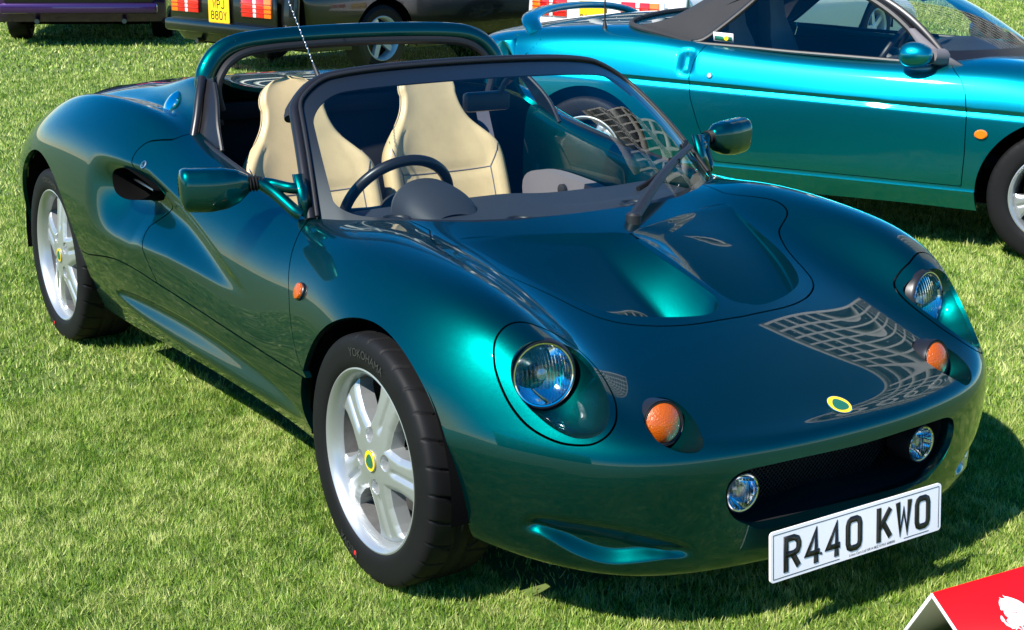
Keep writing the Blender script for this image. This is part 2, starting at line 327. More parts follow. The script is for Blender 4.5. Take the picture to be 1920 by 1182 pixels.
row(*[(x, y, z) for x, y, z in zip([3.0, 2.998, 2.99, 2.98, 2.968, 2.955, 2.94, 2.92, 2.905, 2.89, 2.885, 2.88, 2.88, 2.88], [0, .18, .33, .42, .495, .55, .60, .645, .68, .70, .71, .71, .70, .68], [.70, .70, .69, .675, .655, .635, .61, .575, .53, .49, .45, .40, .34, .27])])
row(*[(x, y, z) for x, y, z in zip([2.99, 2.988, 2.98, 2.97, 2.958, 2.945, 2.93, 2.91, 2.895, 2.88, 2.875, 2.87, 2.87, 2.87], [0, .18, .33, .42, .495, .55, .60, .64, .67, .69, .70, .70, .69, .67], [.45, .45, .45, .45, .445, .44, .43, .42, .40, .385, .37, .35, .32, .28])])
row(*[(x-.1, y*.97, z) for x, y, z in zip([2.99, 2.988, 2.98, 2.97, 2.958, 2.945, 2.93, 2.91, 2.895, 2.88, 2.875, 2.87, 2.87, 2.87], [0, .18, .33, .42, .495, .55, .60, .64, .67, .69, .70, .70, .69, .67], [.24]*14)])
_net = np.array(ROWS); NR, NCH = _net.shape[:2]
_net = np.concatenate([mirror_y(_net[:, :0:-1]), _net], 1)       # full width, centre column index NCH-1
BODY = BSurf(_net, 2); CC = NCH-1
def body_grid(u0, u1, nu, v0, v1, nv):
    u, v = np.meshgrid(np.linspace(u0, u1, nu), np.linspace(v0, v1, nv), indexing='ij'); u = u.ravel(); v = v.ravel()
    return BODY.ev(u, v), BODY.normal(u, v), quads2tris(grid_faces(nu, nv)), u, v
_cu, _cv = np.meshgrid(np.linspace(0, NR-1, 260), np.linspace(CC, 2*CC, 150), indexing='ij'); _cu = _cu.ravel(); _cv = _cv.ravel()
_cP = BODY.ev(_cu, _cv); _cN = BODY.normal(_cu, _cv)
def body_solve(fn, target, mask=None):    # find (u,v) with fn(S(u,v)) = target (2D), by Newton from the nearest sample
    target = np.atleast_2d(target); Q = fn(_cP); ok = np.ones(len(Q), bool) if mask is None else mask
    ids = np.where(ok)[0]; u = np.empty(len(target)); v = u.copy()
    for k, t in enumerate(target):
        i = ids[np.argmin(((Q[ids]-t)**2).sum(1))]; u[k], v[k] = _cu[i], _cv[i]
    for _ in range(12):
        h = 1e-3; f = fn(BODY.ev(u, v)); fu = (fn(BODY.ev(u+h, v))-fn(BODY.ev(u-h, v)))/(2*h); fv = (fn(BODY.ev(u, v+h))-fn(BODY.ev(u, v-h)))/(2*h)
        r = target-f; det = fu[:, 0]*fv[:, 1]-fu[:, 1]*fv[:, 0]; det = np.where(np.abs(det) < 1e-9, 1e-9, det)
        du = (r[:, 0]*fv[:, 1]-r[:, 1]*fv[:, 0])/det; dv = (fu[:, 0]*r[:, 1]-fu[:, 1]*r[:, 0])/det
        u = np.clip(u+np.clip(du, -.5, .5), 0, NR-1); v = np.clip(v+np.clip(dv, -.5, .5), 0, 2*CC)
    return u, v
_vis = ((CAM-_cP)*_cN).sum(1) > 0
def px_surf(px):                          # photo pixels on the right half -> points on the body
    u, v = body_solve(proj, px, _vis); return BODY.ev(u, v)
# ---------------------------------------------------------------- green roadster: panels cut from the master surface
def zpx(pts, x0, y0, k): return [(x0+x/k, y0+y/k) for x, y in pts]
roadster = thing('sports_car', 'dark green open two-seat roadster with cream seats and plate R440 KWO', 'car')
FRONT_ARCH = (0., .288, .330); REAR_ARCH = (2.295, .305, .372)
# feature outlines seen in the photograph, laid onto the surface (right side, mirrored to the left)
cover_px = zpx([(240, 155), (170, 180), (115, 240), (92, 310), (92, 400), (105, 480), (140, 580), (195, 690), (270, 790), (350, 860), (450, 915), (550, 948), (660, 958), (750, 945), (830, 895), (880, 820), (891, 740), (878, 660), (840, 575), (780, 480), (700, 388), (600, 300), (500, 237), (400, 190), (310, 160)], 900, 560, 3.477)
bowl_px = zpx([(400, 272), (310, 292), (240, 345), (203, 425), (203, 520), (237, 610), (298, 692), (370, 762), (460, 836), (560, 892), (650, 915), (740, 905), (808, 862), (842, 785), (843, 700), (820, 605), (775, 510), (705, 410), (620, 335), (510, 285)], 900, 560, 3.477)
ind_px = zpx([(1066, 760), (1075, 700), (1118, 656), (1190, 645), (1265, 668), (1335, 720), (1395, 792), (1440, 880), (1456, 950), (1432, 995), (1380, 1010), (1310, 1004), (1240, 980), (1170, 940), (1110, 880), (1074, 815)], 900, 560, 3.477)
bonnet_px = zpx([(105, 120), (113, 160), (150, 190), (250, 240), (400, 300), (520, 350), (620, 395), (755, 462), (850, 500), (960, 522), (1100, 530), (1250, 520), (1404, 497)], 760, 380, 2.2857)
vent_px = zpx([(230, 158), (310, 205), (450, 285), (600, 366), (750, 432), (880, 472), (1000, 488), (1150, 491), (1280, 483), (1332, 463), (1348, 436), (1333, 408), (1290, 372), (1200, 305), (1100, 238), (1010, 174), (950, 132), (800, 130), (600, 135), (400, 142)], 760, 380, 2.2857)
mouth_px = zpx([(820, 335), (700, 362), (500, 405), (300, 450), (180, 478), (110, 515), (75, 560), (62, 610), (64, 660), (82, 710), (120, 755), (190, 785), (280, 803)], 1340, 720, 2.9556)
lip_px = [(1001, 990), (1053, 994), (1110, 1002), (1168, 1012), (1225, 1026), (1277, 1041), (1248, 1050), (1196, 1058), (1150, 1061), (1110, 1054), (1070, 1038), (1035, 1017)]
doorf_px = [(583, 398), (577, 415), (560, 440), (546, 480), (541, 520), (542, 560), (547, 620), (558, 670), (574, 709)]
doorr_px = [(335, 258), (327, 262), (300, 263), (277, 267), (256, 284), (247, 303), (250, 318), (268, 332), (286, 352), (291, 372), (283, 392), (262, 420), (258, 432), (268, 470), (295, 531)]
sill_px = [(165, 477), (200, 482), (225, 490), (260, 509), (300, 535), (400, 600), (500, 665), (575, 712)]
intake_px = zpx([(625, 132), (655, 106), (700, 108), (770, 155), (835, 205), (850, 232), (822, 262), (770, 281), (700, 277), (650, 248), (628, 200)], 0, 280, 2.956)
XZ = lambda P: P[:, [0, 2]]
XY = lambda P: P[:, [0, 1]]
_front = _cP[:, 0] < 1.0
def surf_at(fn, t, mask): u, v = body_solve(fn, t, mask); return BODY.ev(u, v), BODY.normal(u, v)
COVER3, BOWL3, IND3, LIP3 = [catmull(px_surf(p), 140, True) for p in (cover_px, bowl_px, ind_px, lip_px)]
VENT3 = catmull(px_surf(vent_px), 240, True)
_bp = px_surf(bonnet_px); _bp[-1, 1] = 0
_bc = catmull(_bp, 60)
BONNET2 = np.concatenate([[[.62, _bc[0, 1]+.02]], XY(_bc), (XY(_bc)*[1, -1])[::-1][1:], [[.62, -_bc[0, 1]-.02]]])
_mp = px_surf(mouth_px); _mz = _mp[-1, 2]-.003
_mh = catmull(np.concatenate([[[0, _mp[0, 2]+.001]], _mp[1:, 1:], [[.10, _mz], [0, _mz-.001]]]), 90)
MOUTH2 = np.concatenate([_mh, (_mh*[-1, 1])[::-1][1:-1]])
DOORF = catmull(XZ(px_surf(doorf_px)), 40); DOORR = catmull(XZ(px_surf(doorr_px)), 60); SILL = catmull(XZ(px_surf(sill_px)), 50)
INTAKE3 = catmull(px_surf(intake_px), 90, True)
LC, LR = LIP3.mean(0), frame(nrm([-.75, .6, .2]))
# smooth hollows in the flanks
_sc = np.array([(1.56, .655), (1.40, .655), (1.20, .625), (1.0, .585), (.85, .553), (.72, .53), (.66, .522)])
def hollow(P, N):
    x, z = P[:, 0], P[:, 2]; side = (np.abs(P[:, 1]) > .5) & (z < .85)
    zc = np.interp(x, _sc[::-1, 0], _sc[::-1, 1])
    s = np.clip((x-.66)/.80, 0, 1); D = .074*sstep(0, 1, s)*(1-sstep(1.56, 1.80, x))
    wu = .012+.085*s; wd = .012+.15*s
    dz = z-zc; t = np.where(dz > 0, dz/wu, -dz/wd)
    d = D*np.where(t < 1, (1-np.clip(t, 0, 1)**2)**2, 0)
    # long hollow in the sill
    e = ((x-1.02)/.66)**2; zc2 = .30+.012*(x-1.); wz = .062*np.sqrt(np.clip(1-e, 0, 1))+1e-4; t2 = np.abs(z-zc2)/wz
    d2 = .044*np.clip(1-e, 0, 1)**.6*np.where(t2 < 1, (1-np.clip(t2, 0, 1)**2)**2, 0)
    d3 = np.zeros(len(P)); S = sym(P); nr = np.linalg.norm(S-LC, axis=1) < .25
    if nr.any():
        q = (S[nr]-LC)@LR[:2].T; O = (LIP3-LC)@LR[:2].T; t = -sdist(q, O)
        mid = np.interp(q[:, 0], *(lambda u: (u, np.array([O[np.abs(O[:, 0]-x) < .02, 1].mean() for x in u])))(np.linspace(O[:, 0].min()+.01, O[:, 0].max()-.01, 14)))
        k = sstep(-.012, .012, q[:, 1]-mid); d3[nr] = .028*(k*sstep(-.035, .028, t)+(1-k)*sstep(0, .024, t))*sstep(-.12, .0, O[:, 0].max()-np.abs(q[:, 0])-.0)
    return P-N*((d+d2)*side+d3)[:, None]
def panel_grid(u0, u1, nu, v0, v1, nv):
    P, N, F, u, v = body_grid(u0, u1, nu, v0, v1, nv); P = hollow(P, N)
    G = P.reshape(nu, nv, 3); N = nrm(np.cross(np.gradient(G, axis=0).reshape(-1, 3), np.gradient(G, axis=1).reshape(-1, 3)))
    return P, N, F
def cut_panel(name, P, N, F, fields, matn, parent, depth=.014, mirror=False):
    D = np.concatenate([P, N]+[f[:, None] for f in fields], 1)
    for k in range(len(fields)): D, F = clip(D, F, D[:, 6+k])
    P, N = D[:, :3], nrm(D[:, 3:6]); V, NN, Fs = flange(P, N, F, depth)
    o = mesh_obj(name, V, Fs, matn, parent, normals=NN)
    if mirror: mesh_obj(name, mirror_y(V), [f[:, ::-1] for f in Fs], matn, parent, normals=mirror_y(NN))
    return o
def sym(P): return np.stack([P[:, 0], np.abs(P[:, 1]), P[:, 2]], 1)
def gapline(c, ext0, ext1):               # x on a gap as a function of z
    o = np.argsort(c[:, 1]); return c[o, 1], c[o, 0]
_zf, _xf = gapline(DOORF, 0, 0)
def f_doorfront(P): return P[:, 0]-np.interp(P[:, 2], _zf, _xf)
_rpoly = np.concatenate([DOORR, [[DOORR[-1, 0], -.2], [9, -.2], [9, 2], [DOORR[0, 0], 2]]])      # region behind the door
def f_rear(P): return -sdist(XZ(P), _rpoly)           # >0 behind the door's rear edge
_so = np.argsort(SILL[:, 0]); _ss, _sz = SILL[_so, 0], SILL[_so, 1]
def f_sill(P): return P[:, 2]-np.interp(P[:, 0], _ss, _sz)
def f_arch(P, A, ins=.5):
    g = np.hypot(P[:, 0]-A[0], P[:, 2]-A[1])-A[2]
    g2 = np.where(P[:, 2] < A[1], np.abs(P[:, 0]-A[0])-A[2]+.03*np.clip((A[1]-P[:, 2])/.15, 0, 1)**2, g)
    return np.where(np.abs(P[:, 1]) > ins, g2, 1.)
def fr(O3, ax=None):                      # local frame of an outline
    c = O3.mean(0)
    if ax is None: u, v = body_solve(lambda P: P[:, :2], c[None, :2], _front); ax = BODY.normal(u, v)[0]
    R = frame(ax); return c, R
HC, HR = fr(BOWL3, nrm([-.62, .16, .76])); IC, IR = fr(IND3, nrm([-.6, -.05, .8]))
def f_outline(P, c, R, O3, rad):
    S = sym(P); Q = (S-c)@R[:2].T; near = np.linalg.norm(S-c, axis=1) < rad; g = np.full(len(P), .5)
    g[near] = sdist(Q[near], (O3-c)@R[:2].T); return g
# windscreen base / cockpit opening in plan
WS_BASE = np.array([(.250, 0), (.253, .10), (.268, .22), (.300, .33), (.352, .44), (.425, .54), (.500, .61), (.560, .652)])
_ck = np.concatenate([WS_BASE, [(.62, .655), (.9, .640), (1.2, .632), (1.40, .625), (1.470, .600), (1.50, .555), (1.535, .50), (1.60, .43), (1.612, .30), (1.612, 0)]])
COCKPIT2 = np.concatenate([_ck, (_ck*[1, -1])[::-1][1:-1]])
def f_cock(P): return np.where(P[:, 2] > .55, sdist(XY(P), COCKPIT2), 1.)
def bowl(name, O3, c, R, depthf, rings, matn, parent, centre=None, mask=_front, mirror=True, fillet=.004):
    """hollow lofted inwards from an outline that lies on the body"""
    O2 = (O3-c)@R[:2].T; cc = np.zeros(2) if centre is None else np.asarray(centre)
    fn = lambda P: (P-c)@R[:2].T
    msk = mask & (np.linalg.norm(_cP-c, axis=1) < np.abs(O2).max()*2.2+.05)
    n = len(O2); Vs = []
    for k, rho in enumerate(rings):
        q = cc+(O2-cc)*rho
        if rho >= .9999: B = O3.copy()
        else: B, _ = surf_at(fn, q, msk)
        Vs.append(B-R[2]*depthf(q, np.full(n, rho))[:, None])
    V = np.concatenate(Vs); K = len(rings)
    i, j = np.meshgrid(np.arange(K-1), np.arange(n), indexing='ij'); j2 = (j+1) % n
    F = np.stack([i*n+j, i*n+j2, (i+1)*n+j2, (i+1)*n+j], -1).reshape(-1, 4)
    V = np.concatenate([V, V[-n:].mean(0)[None]]); t = np.stack([(K-1)*n+np.arange(n), (K-1)*n+(np.arange(n)+1) % n, np.full(n, len(V)-1)], 1)
    a = V[F[0]]; flip = np.dot(np.cross(a[1]-a[0], a[2]-a[1]), R[2]) < 0
    Fs = [F[:, ::-1] if flip else F, t[:, ::-1] if flip else t]
    o = mesh_obj(name, V, Fs, matn, parent)
    if mirror: mesh_obj(name, mirror_y(V), [f[:, ::-1] for f in Fs], matn, parent)
    return o
GAP = .0022
PAINT = 'paint_green'
# front clamshell
P, N, F = panel_grid(.25, 12.8, 430, .9, 2*CC-.9, 430)
S = sym(P)
gb = np.where(P[:, 2] > .45, sdist(XY(P), BONNET2), 1.)
gm = np.where((P[:, 0] < -.5) & (P[:, 2] < .44), sdist(P[:, [1, 2]], MOUTH2), 1.)
gh = f_outline(P, HC, HR, COVER3, .26); gi = f_outline(P, IC, IR, IND3, .16); gbowl = f_outline(P, HC, HR, BOWL3, .26)
gv = np.where((P[:, 2] > .5) & (S[:, 0] < .5), sdist(XY(S), XY(VENT3)), 1.)
ga = f_arch(P, FRONT_ARCH); gc = f_cock(P)
side_f = np.where((S[:, 1] > .55) & (P[:, 0] > .1), -f_doorfront(P)-GAP, 1.)
low_f = np.where((P[:, 0] > .15) & (S[:, 1] > .5), f_sill(P)-GAP, 1.)
cut_panel('front_clamshell', P, N, F, [ga, side_f, low_f, gc, gb-GAP, gm, gh-GAP, gi], PAINT, roadster)
cut_panel('bonnet_panel', P, N, F, [-gb-GAP, gc, gv], PAINT, roadster, .010)
right = np.where(P[:, 1] > 0, 1., -1.)
cut_panel('headlight_cover', P, N, F, [-gh-GAP, gbowl, P[:, 1]], PAINT, roadster, .010)
cut_panel('headlight_cover', P, N, F, [-gh-GAP, gbowl, -P[:, 1]], PAINT, roadster, .010)
# lamp hollows
LAMP = np.array([-.371, .587, .561]); TURN = np.array([-.557, .414, .478])
_rings = [1, .992, .98, .96, .93, .89, .84, .78, .70, .62, .52, .42, .32, .22, .12, .05]
_hl = (LAMP-HC)@HR[:2].T
bowl('headlight_bowl', BOWL3, HC, HR, lambda q, r: .108*(1-r**2.4)**.85, _rings, PAINT, roadster, _hl*.55)
_il = (TURN-IC)@IR[:2].T
bowl('indicator_bowl', IND3, IC, IR, lambda q, r: .070*(1-r**2.4)**.85, _rings, PAINT, roadster, _il*.5)
# bonnet outlets: deep at the front inner corner, running out to nothing at the screen
_v2 = XY(VENT3); _vc = _v2.mean(0); VC = VENT3.mean(0); VR = np.eye(3)
_vx = np.linspace(_v2[:, 0].min()+.004, _v2[:, 0].max()-.004, 40); _vi, _vo = [], []
for x_ in _vx:
    a_, b_ = _v2, np.roll(_v2, -1, 0); c_ = (a_[:, 0]-x_)*(b_[:, 0]-x_) <= 0; t_ = (x_-a_[c_, 0])/np.where(np.abs(b_[c_, 0]-a_[c_, 0]) < 1e-9, 1e-9, b_[c_, 0]-a_[c_, 0]); y_ = a_[c_, 1]+(b_[c_, 1]-a_[c_, 1])*np.clip(t_, 0, 1); _vi.append(y_.min()); _vo.append(y_.max())
def vdepth(q, r):
    p = q+VC[:2]; x, y = p[:, 0], p[:, 1]
    xr, xf = _v2[:, 0].max()-.02, _v2[:, 0].min(); s = np.clip((xr-x)/(xr-xf), 0, 1)
    yi = np.interp(x, _vx, _vi); yo = np.interp(x, _vx, _vo)
    lam = np.clip((y-yi)/np.maximum(yo-yi, .02), 0, 1)
    w_ = 1-lam/.25; pr = (1-.5*(w_+np.sqrt(w_*w_+.012)))*(1-.55*np.clip((lam-.25)/.75, 0, 1))
    return .150*s**1.2*pr*sstep(1.0, .975, r)
bowl('bonnet_outlet', VENT3, VC, VR, vdepth, [1, .995, .985, .97, .95, .92, .89, .86, .83, .8, .76, .72, .67, .62, .56, .5, .43, .36, .28, .2, .12, .05], PAINT, roadster, (-.03, -.01))
# doors, sills, rear clamshell
P, N, F = panel_grid(10.4, 16.6, 260, CC+5.0, 2*CC-.4, 170)
gi2 = f_outline(P, INTAKE3.mean(0), frame(nrm([-.1, 1, .15])), INTAKE3, .3)
DR = (P, N, F); belt = P[:, 1]-np.interp(P[:, 0], _ck[:, 0][7:12], _ck[:, 1][7:12])+.0
gck = f_cock(P)
cut_panel('door', P, N, F, [f_doorfront(P)-GAP, -f_rear(P)-GAP, f_sill(P)-GAP, gck, gi2], PAINT, roadster, .016, True)
P, N, F = panel_grid(9.2, 18.4, 260, CC+9.0, 2*CC, 90)
cut_panel('sill', P, N, F, [GAP*0-f_sill(P)-GAP, f_arch(P, FRONT_ARCH), f_arch(P, REAR_ARCH), np.where(P[:, 0] < 1, P[:, 0]-.2, 2.0-P[:, 0])], PAINT, roadster, .02, True)
P, N, F = panel_grid(14.2, NR-1, 330, .4, 2*CC-.4, 330)
S = sym(P); gi3 = f_outline(P, INTAKE3.mean(0), frame(nrm([-.1, 1, .15])), INTAKE3, .3)
gsil = np.where((P[:, 0] < 2.3) & (S[:, 1] > .5), f_sill(P)-GAP, 1.); gr = np.where(S[:, 1] > .58, f_rear(S)-GAP, 1.)
cut_panel('rear_clamshell', P, N, F, [gr, gsil, f_arch(P, REAR_ARCH), f_cock(P), gi3], PAINT, roadster)
_ic = INTAKE3.mean(0); IFR = frame(nrm([-.1, 1, .15])); _irs = [1, .97, .93]
o2 = (INTAKE3-_ic)@IFR[:2].T
m = MB(); rings = [INTAKE3-IFR[2]*d+(INTAKE3-_ic)*k for d, k in ((-.0, .0), (.006, -.01), (.05, -.02), (.14, -.1))]
n = len(INTAKE3); V = np.concatenate(rings); i, j = np.meshgrid(np.arange(3), np.arange(n), indexing='ij'); j2 = (j+1) % n
Fq = [np.stack([i*n+j, i*n+j2, (i+1)*n+j2, (i+1)*n+j], -1).reshape(-1, 4), (np.arange(n)+3*n)[None]]
mesh_obj('intake_duct', V, Fq, 'dark_cavity', roadster); mesh_obj('intake_duct', mirror_y(V), [f[:, ::-1] for f in Fq], 'dark_cavity', roadster)
# ---------------------------------------------------------------- lettering
def text_mesh(s, size=1.0, align='CENTER'):
    c = bpy.data.curves.new('lettering', 'FONT'); c.body = s; c.size = size; c.align_x = align; c.align_y = 'CENTER'; c.resolution_u = 3
    o = bpy.data.objects.new('lettering', c); COL.objects.link(o); bpy.context.view_layer.update()
    me = o.evaluated_get(bpy.context.evaluated_depsgraph_get()).to_mesh(); me.calc_loop_triangles()
    V = np.array([v.co[:] for v in me.vertices]).reshape(-1, 3); F = np.array([t.vertices[:] for t in me.loop_triangles]).reshape(-1, 3)
    bpy.data.objects.remove(o); bpy.data.curves.remove(c); return V, F
G = {  # stroke glyphs on a 0..1 x 0..1 box: number-plate lettering
    'R': [[(0, 0), (0, 1), (.62, 1), (.9, .93), (1, .80), (1, .66), (.9, .53), (.62, .47), (0, .47)], [(.5, .47), (1, 0)]],
    '4': [[(.72, 0), (.72, 1), (.0, .26), (1.0, .26)]], '0': [[(.28, 0), (.72, 0), (.92, .06), (1, .2), (1, .8), (.92, .94), (.72, 1), (.28, 1), (.08, .94), (0, .8), (0, .2), (.08, .06), (.28, 0)]],
    'K': [[(0, 0), (0, 1)], [(.98, 1), (.05, .36)], [(.36, .56), (1, 0)]], 'W': [[(0, 1), (.2, 0), (.5, .78), (.8, 0), (1, 1)]],
    'P': [[(0, 0), (0, 1), (.62, 1), (.9, .93), (1, .80), (1, .66), (.9, .53), (.62, .46), (0, .46)]],
    'J': [[(0, .2), (.1, .06), (.3, 0), (.6, 0), (.85, .06), (1, .22), (1, 1)]],
    '8': [[(.3, .53), (.7, .53), (.93, .46), (1, .33), (1, .18), (.9, .05), (.7, 0), (.3, 0), (.1, .05), (0, .18), (0, .33), (.07, .46), (.3, .53), (.1, .6), (.03, .7), (.03, .84), (.12, .96), (.3, 1), (.7, 1), (.88, .96), (.97, .84), (.97, .7), (.9, .6), (.7, .53)]],
    'Y': [[(0, 1), (.5, .45), (1, 1)], [(.5, .45), (.5, 0)]], 'V': [[(0, 1), (.5, 0), (1, 1)]], 'X': [[(0, 0), (1, 1)], [(0, 1), (1, 0)]],
    '7': [[(0, 1), (1, 1), (.35, 0)]], '3': [[(0, .9), (.2, 1), (.75, 1), (1, .85), (1, .65), (.75, .53), (.4, .53)], [(.75, .53), (1, .4), (1, .15), (.75, 0), (.2, 0), (0, .1)]],
    'B': [[(0, 0), (0, 1), (.65, 1), (.95, .9), (.95, .65), (.65, .53), (0, .53)], [(.65, .53), (1, .42), (1, .12), (.7, 0), (0, 0)]]}
G['O'] = G['0']
def glyphs(s, h, w, stroke, gap, space, th):      # flat raised characters, each stroke a thick mitred ribbon, centred on the origin
    mb = MB(); x = 0; items = []
    for ch in s:
        if ch == ' ': x += space; continue
        items.append((ch, x)); x += w+gap
    tot = x-gap
    for ch, x0 in items:
        for st in G[ch]:
            p = np.array(st, float)*[w-stroke, h-stroke]+[x0-tot/2+stroke/2, -h/2+stroke/2]
            closed = np.allclose(p[0], p[-1]); d = nrm(np.diff(p, axis=0)); nn = np.stack([-d[:, 1], d[:, 0]], 1); o = []
            for i in range(len(p)):
                if closed and i in (0, len(p)-1): a, b = nn[-1], nn[0]
                else: a, b = nn[max(i-1, 0)], nn[min(i, len(nn)-1)]
                m = nrm(a+b) if np.linalg.norm(a+b) > .3 else a; o.append(m/max(m@a, .68))
            o = np.array(o)*stroke/2; q = p.copy()
            if not closed: q[0] -= d[0]*stroke*.5*(abs(d[0][0]) < .2); q[-1] += d[-1]*stroke*.5*(abs(d[-1][0]) < .2)
            k = len(p); zz = np.zeros(k)
            V = np.concatenate([np.c_[q+o, zz+th], np.c_[q-o, zz+th], np.c_[q+o, zz], np.c_[q-o, zz]]); i = np.arange(k-1)
            mb.add(V, np.concatenate([np.stack([i, i+1, i+1+k, i+k], 1), np.stack([i+2*k, i+1+2*k, i+1, i], 1), np.stack([i+k, i+1+k, i+1+3*k, i+3*k], 1)]))
    return mb
def number_plate(parent, rows, centre, R, W, H, face, h, w, stroke, gap, space, small=None, pitch=None):
    """R rows: right, up, normal"""
    R = np.asarray(R); root = MB().box((0, 0, 0), (W, H, .005), bev=.0)
    bm = MB(); rr = .009; a = np.linspace(0, np.pi/2, 6); pts = []
    for cx, cy, t0 in ((W/2-rr, H/2-rr, 0), (-W/2+rr, H/2-rr, 1), (-W/2+rr, -H/2+rr, 2), (W/2-rr, -H/2+rr, 3)):
        pts += [(cx+rr*np.cos(x+t0*np.pi/2), cy+rr*np.sin(x+t0*np.pi/2)) for x in a]
    bm.prism(pts, -.003, .0015); bm.V = [v@R+centre for v in bm.V]
    p = bm.build('number_plate', face, parent, sharp=20)
    for k, s in enumerate(rows):
        y = 0 if len(rows) == 1 else (.5-k)*pitch; adv = []; x = 0
        for ch in s:
            if ch == ' ': x += space; continue
            adv.append((ch, x)); x += w+gap
        for ch, x0 in adv:
            g = glyphs(ch, h, w, stroke, gap, space, .0012)
            g.V = [(v+[x0+w/2-(x-gap)/2, y, .0016])@R+centre for v in g.V]; g.build('character', 'plate_black', p, False)
    fr_ = MB(); b = .0012
    for x0, x1, y in ((-W/2+.008, W/2-.008, H/2-.007),)+(((-W/2+.008, -.06, -H/2+.007), (.14, W/2-.04, -H/2+.007)) if small else ((-W/2+.008, W/2-.008, -H/2+.007),)):
        fr_.box(((x0+x1)/2, y, .0018), (x1-x0, b, .0006))
    for x in (-W/2+.008, W/2-.008): fr_.box((x, 0, .0018), (b, H-.014, .0006))
    fr_.V = [v@R+centre for v in fr_.V]; fr_.build('border', 'plate_black', p, False)
    if small:
        V, F = text_mesh(small, .0085); V = V+[.04, -H/2+.0075, .002]; mesh_obj('maker_text', V@R+centre, F, 'plate_black', p, False)
    return p
# ---------------------------------------------------------------- green roadster: everything fitted to the shell
def both(fn):
    for s in (1, -1): fn(s)
# --- number plate, badge
_t = .0853; _c = np.array([-.7267-.012, 0, .1493])+np.array([np.sin(_t), 0, np.cos(_t)])*.0555
number_plate(roadster, ['R440 KWO'], _c, [(0, -1, 0), (np.sin(_t), 0, np.cos(_t)), (-np.cos(_t), 0, np.sin(_t))], .52, .111, 'plate_white', .079, .050, .0135, .0105, .034, 'Lotus Cars Ltd NR14 8EZ 01953 608000')
m = MB(); m.lathe([(0, .004), (.003, .0035), (.004, 0)], _c+np.array([-.001, .115, -.022]), (-1, 0, .08), 12); m.box(_c+np.array([.03, 0, 0]), (.05, .30, .05)); m.build('plate_mount', 'black_plastic', roadster)
def egg(w, h, n=40, k=.0):
    t = np.linspace(0, 2*np.pi, n, endpoint=False); return np.stack([w/2*np.cos(t)*(1+k*np.sin(t)), h/2*np.sin(t)], 1)
def badge(c, nrmv, up, r, parent, name='badge'):
    R = np.stack([nrm(np.cross(up, nrmv)), nrm(np.cross(nrmv, np.cross(up, nrmv))), nrm(nrmv)])
    a = MB(); a.prism(egg(r*2, r*2.05), -.004, .0022, R.T, c); b = a.build(name, 'badge_yellow', parent, sharp=30)
    t = np.linspace(0, 2*np.pi, 40, endpoint=False); q = np.stack([np.cos(t)*.68*r*(1-.28*np.sin(t)), np.sin(t)*.70*r-.02*r], 1)
    a = MB(); a.prism(q, .0, .003, R.T, c); a.build('emblem', 'badge_green', b, sharp=30)
    a = MB(); tt = egg(r*2.06, r*2.1, 48); a.tube(np.c_[tt, np.full(48, .0012)]@R+c, .0011, 6, closed=True); a.build('rim', 'chrome', b)
    return b
_bp0, _bn = surf_at(lambda P: P[:, :2], np.array([[-.650, .0]]), _front)
badge(_bp0[0]+_bn[0]*.001, _bn[0], (.4, 0, 1), .027, roadster)
# --- lamps
def lamp(name, c, ax, r, parent, lensmat, ring=.011, depth=.09, dome=.022, inner=True, seg=56):
    ax = nrm(ax); a = MB()
    a.lathe([(r+.001, .001), (r+.004, .004), (r+ring*.55, .002), (r+ring, -.006), (r+ring, -depth)], c, ax, seg); b = a.build(name, 'black_trim', parent)
    a = MB(); t = np.linspace(0, 1, 14); a.lathe([(r*k, dome*(1-k**2)**.8) for k in t[::-1]], c, ax, seg); a.build('lens', lensmat, b, sharp=None)
    a = MB(); a.lathe([(r+.0025, .0015), (r+.001, .0042), (r-.002, .0035), (r-.003, 0)], c, ax, seg); a.build('bezel', 'chrome' if inner else 'black_trim', b)
    a = MB(); a.lathe([(r*k, -.045*(1-k**2)) for k in np.linspace(.06, .99, 14)[::-1]], c, ax, seg, cap1=True); a.build('reflector', 'chrome' if inner else lensmat, b)
    if inner: a = MB(); a.lathe([(.0001, -.004), (.012, -.006), (.015, -.014), (.012, -.045)], c, ax, 20); a.build('bulb_shield', 'steel', b)
    return b
def _lamps(s):
    f = np.array([1, s, 1.])
    lamp('headlight', LAMP*f, np.array([-.97, .20, .14])*f, .0665, roadster, 'lamp_glass')
    lamp('indicator', TURN*f, np.array([-.96, .12, .22])*f, .0435, roadster, 'amber_lens', .006, .06, .020, False, 48)
    lamp('fog_lamp', np.array([-.652, .272, .326])*f, np.array([-1, .06, .0])*f, .040, roadster, 'lamp_glass', .005, .06, .012)
both(_lamps)
# --- mouth: rolled lip, duct and mesh
_sx, _ = surf_at(lambda P: P[:, [1, 2]], np.abs(MOUTH2)*[1, 1], (_cP[:, 0] < -.5) & (_cP[:, 2] < .46))
_mo = np.c_[_sx[:, 0], MOUTH2]; _mc = np.array([0, .315]); n = len(_mo)
def mring(dx, k): return np.c_[_mo[:, 0]+dx, _mc+(MOUTH2-_mc)*[1, 1]+k*nrm(MOUTH2-_mc)*[.5, 1]]
def ring_strip(rs):
    n = len(rs[0]); V = np.concatenate(rs); i, j = np.meshgrid(np.arange(len(rs)-1), np.arange(n), indexing='ij'); j2 = (j+1) % n
    return V, np.stack([i*n+j, i*n+j2, (i+1)*n+j2, (i+1)*n+j], -1).reshape(-1, 4)
V, Fq = ring_strip([mring(0, 0), mring(.006, -.003), mring(.02, -.005), mring(.035, -.006)]); mesh_obj('mouth_lip', V, Fq, PAINT, roadster)
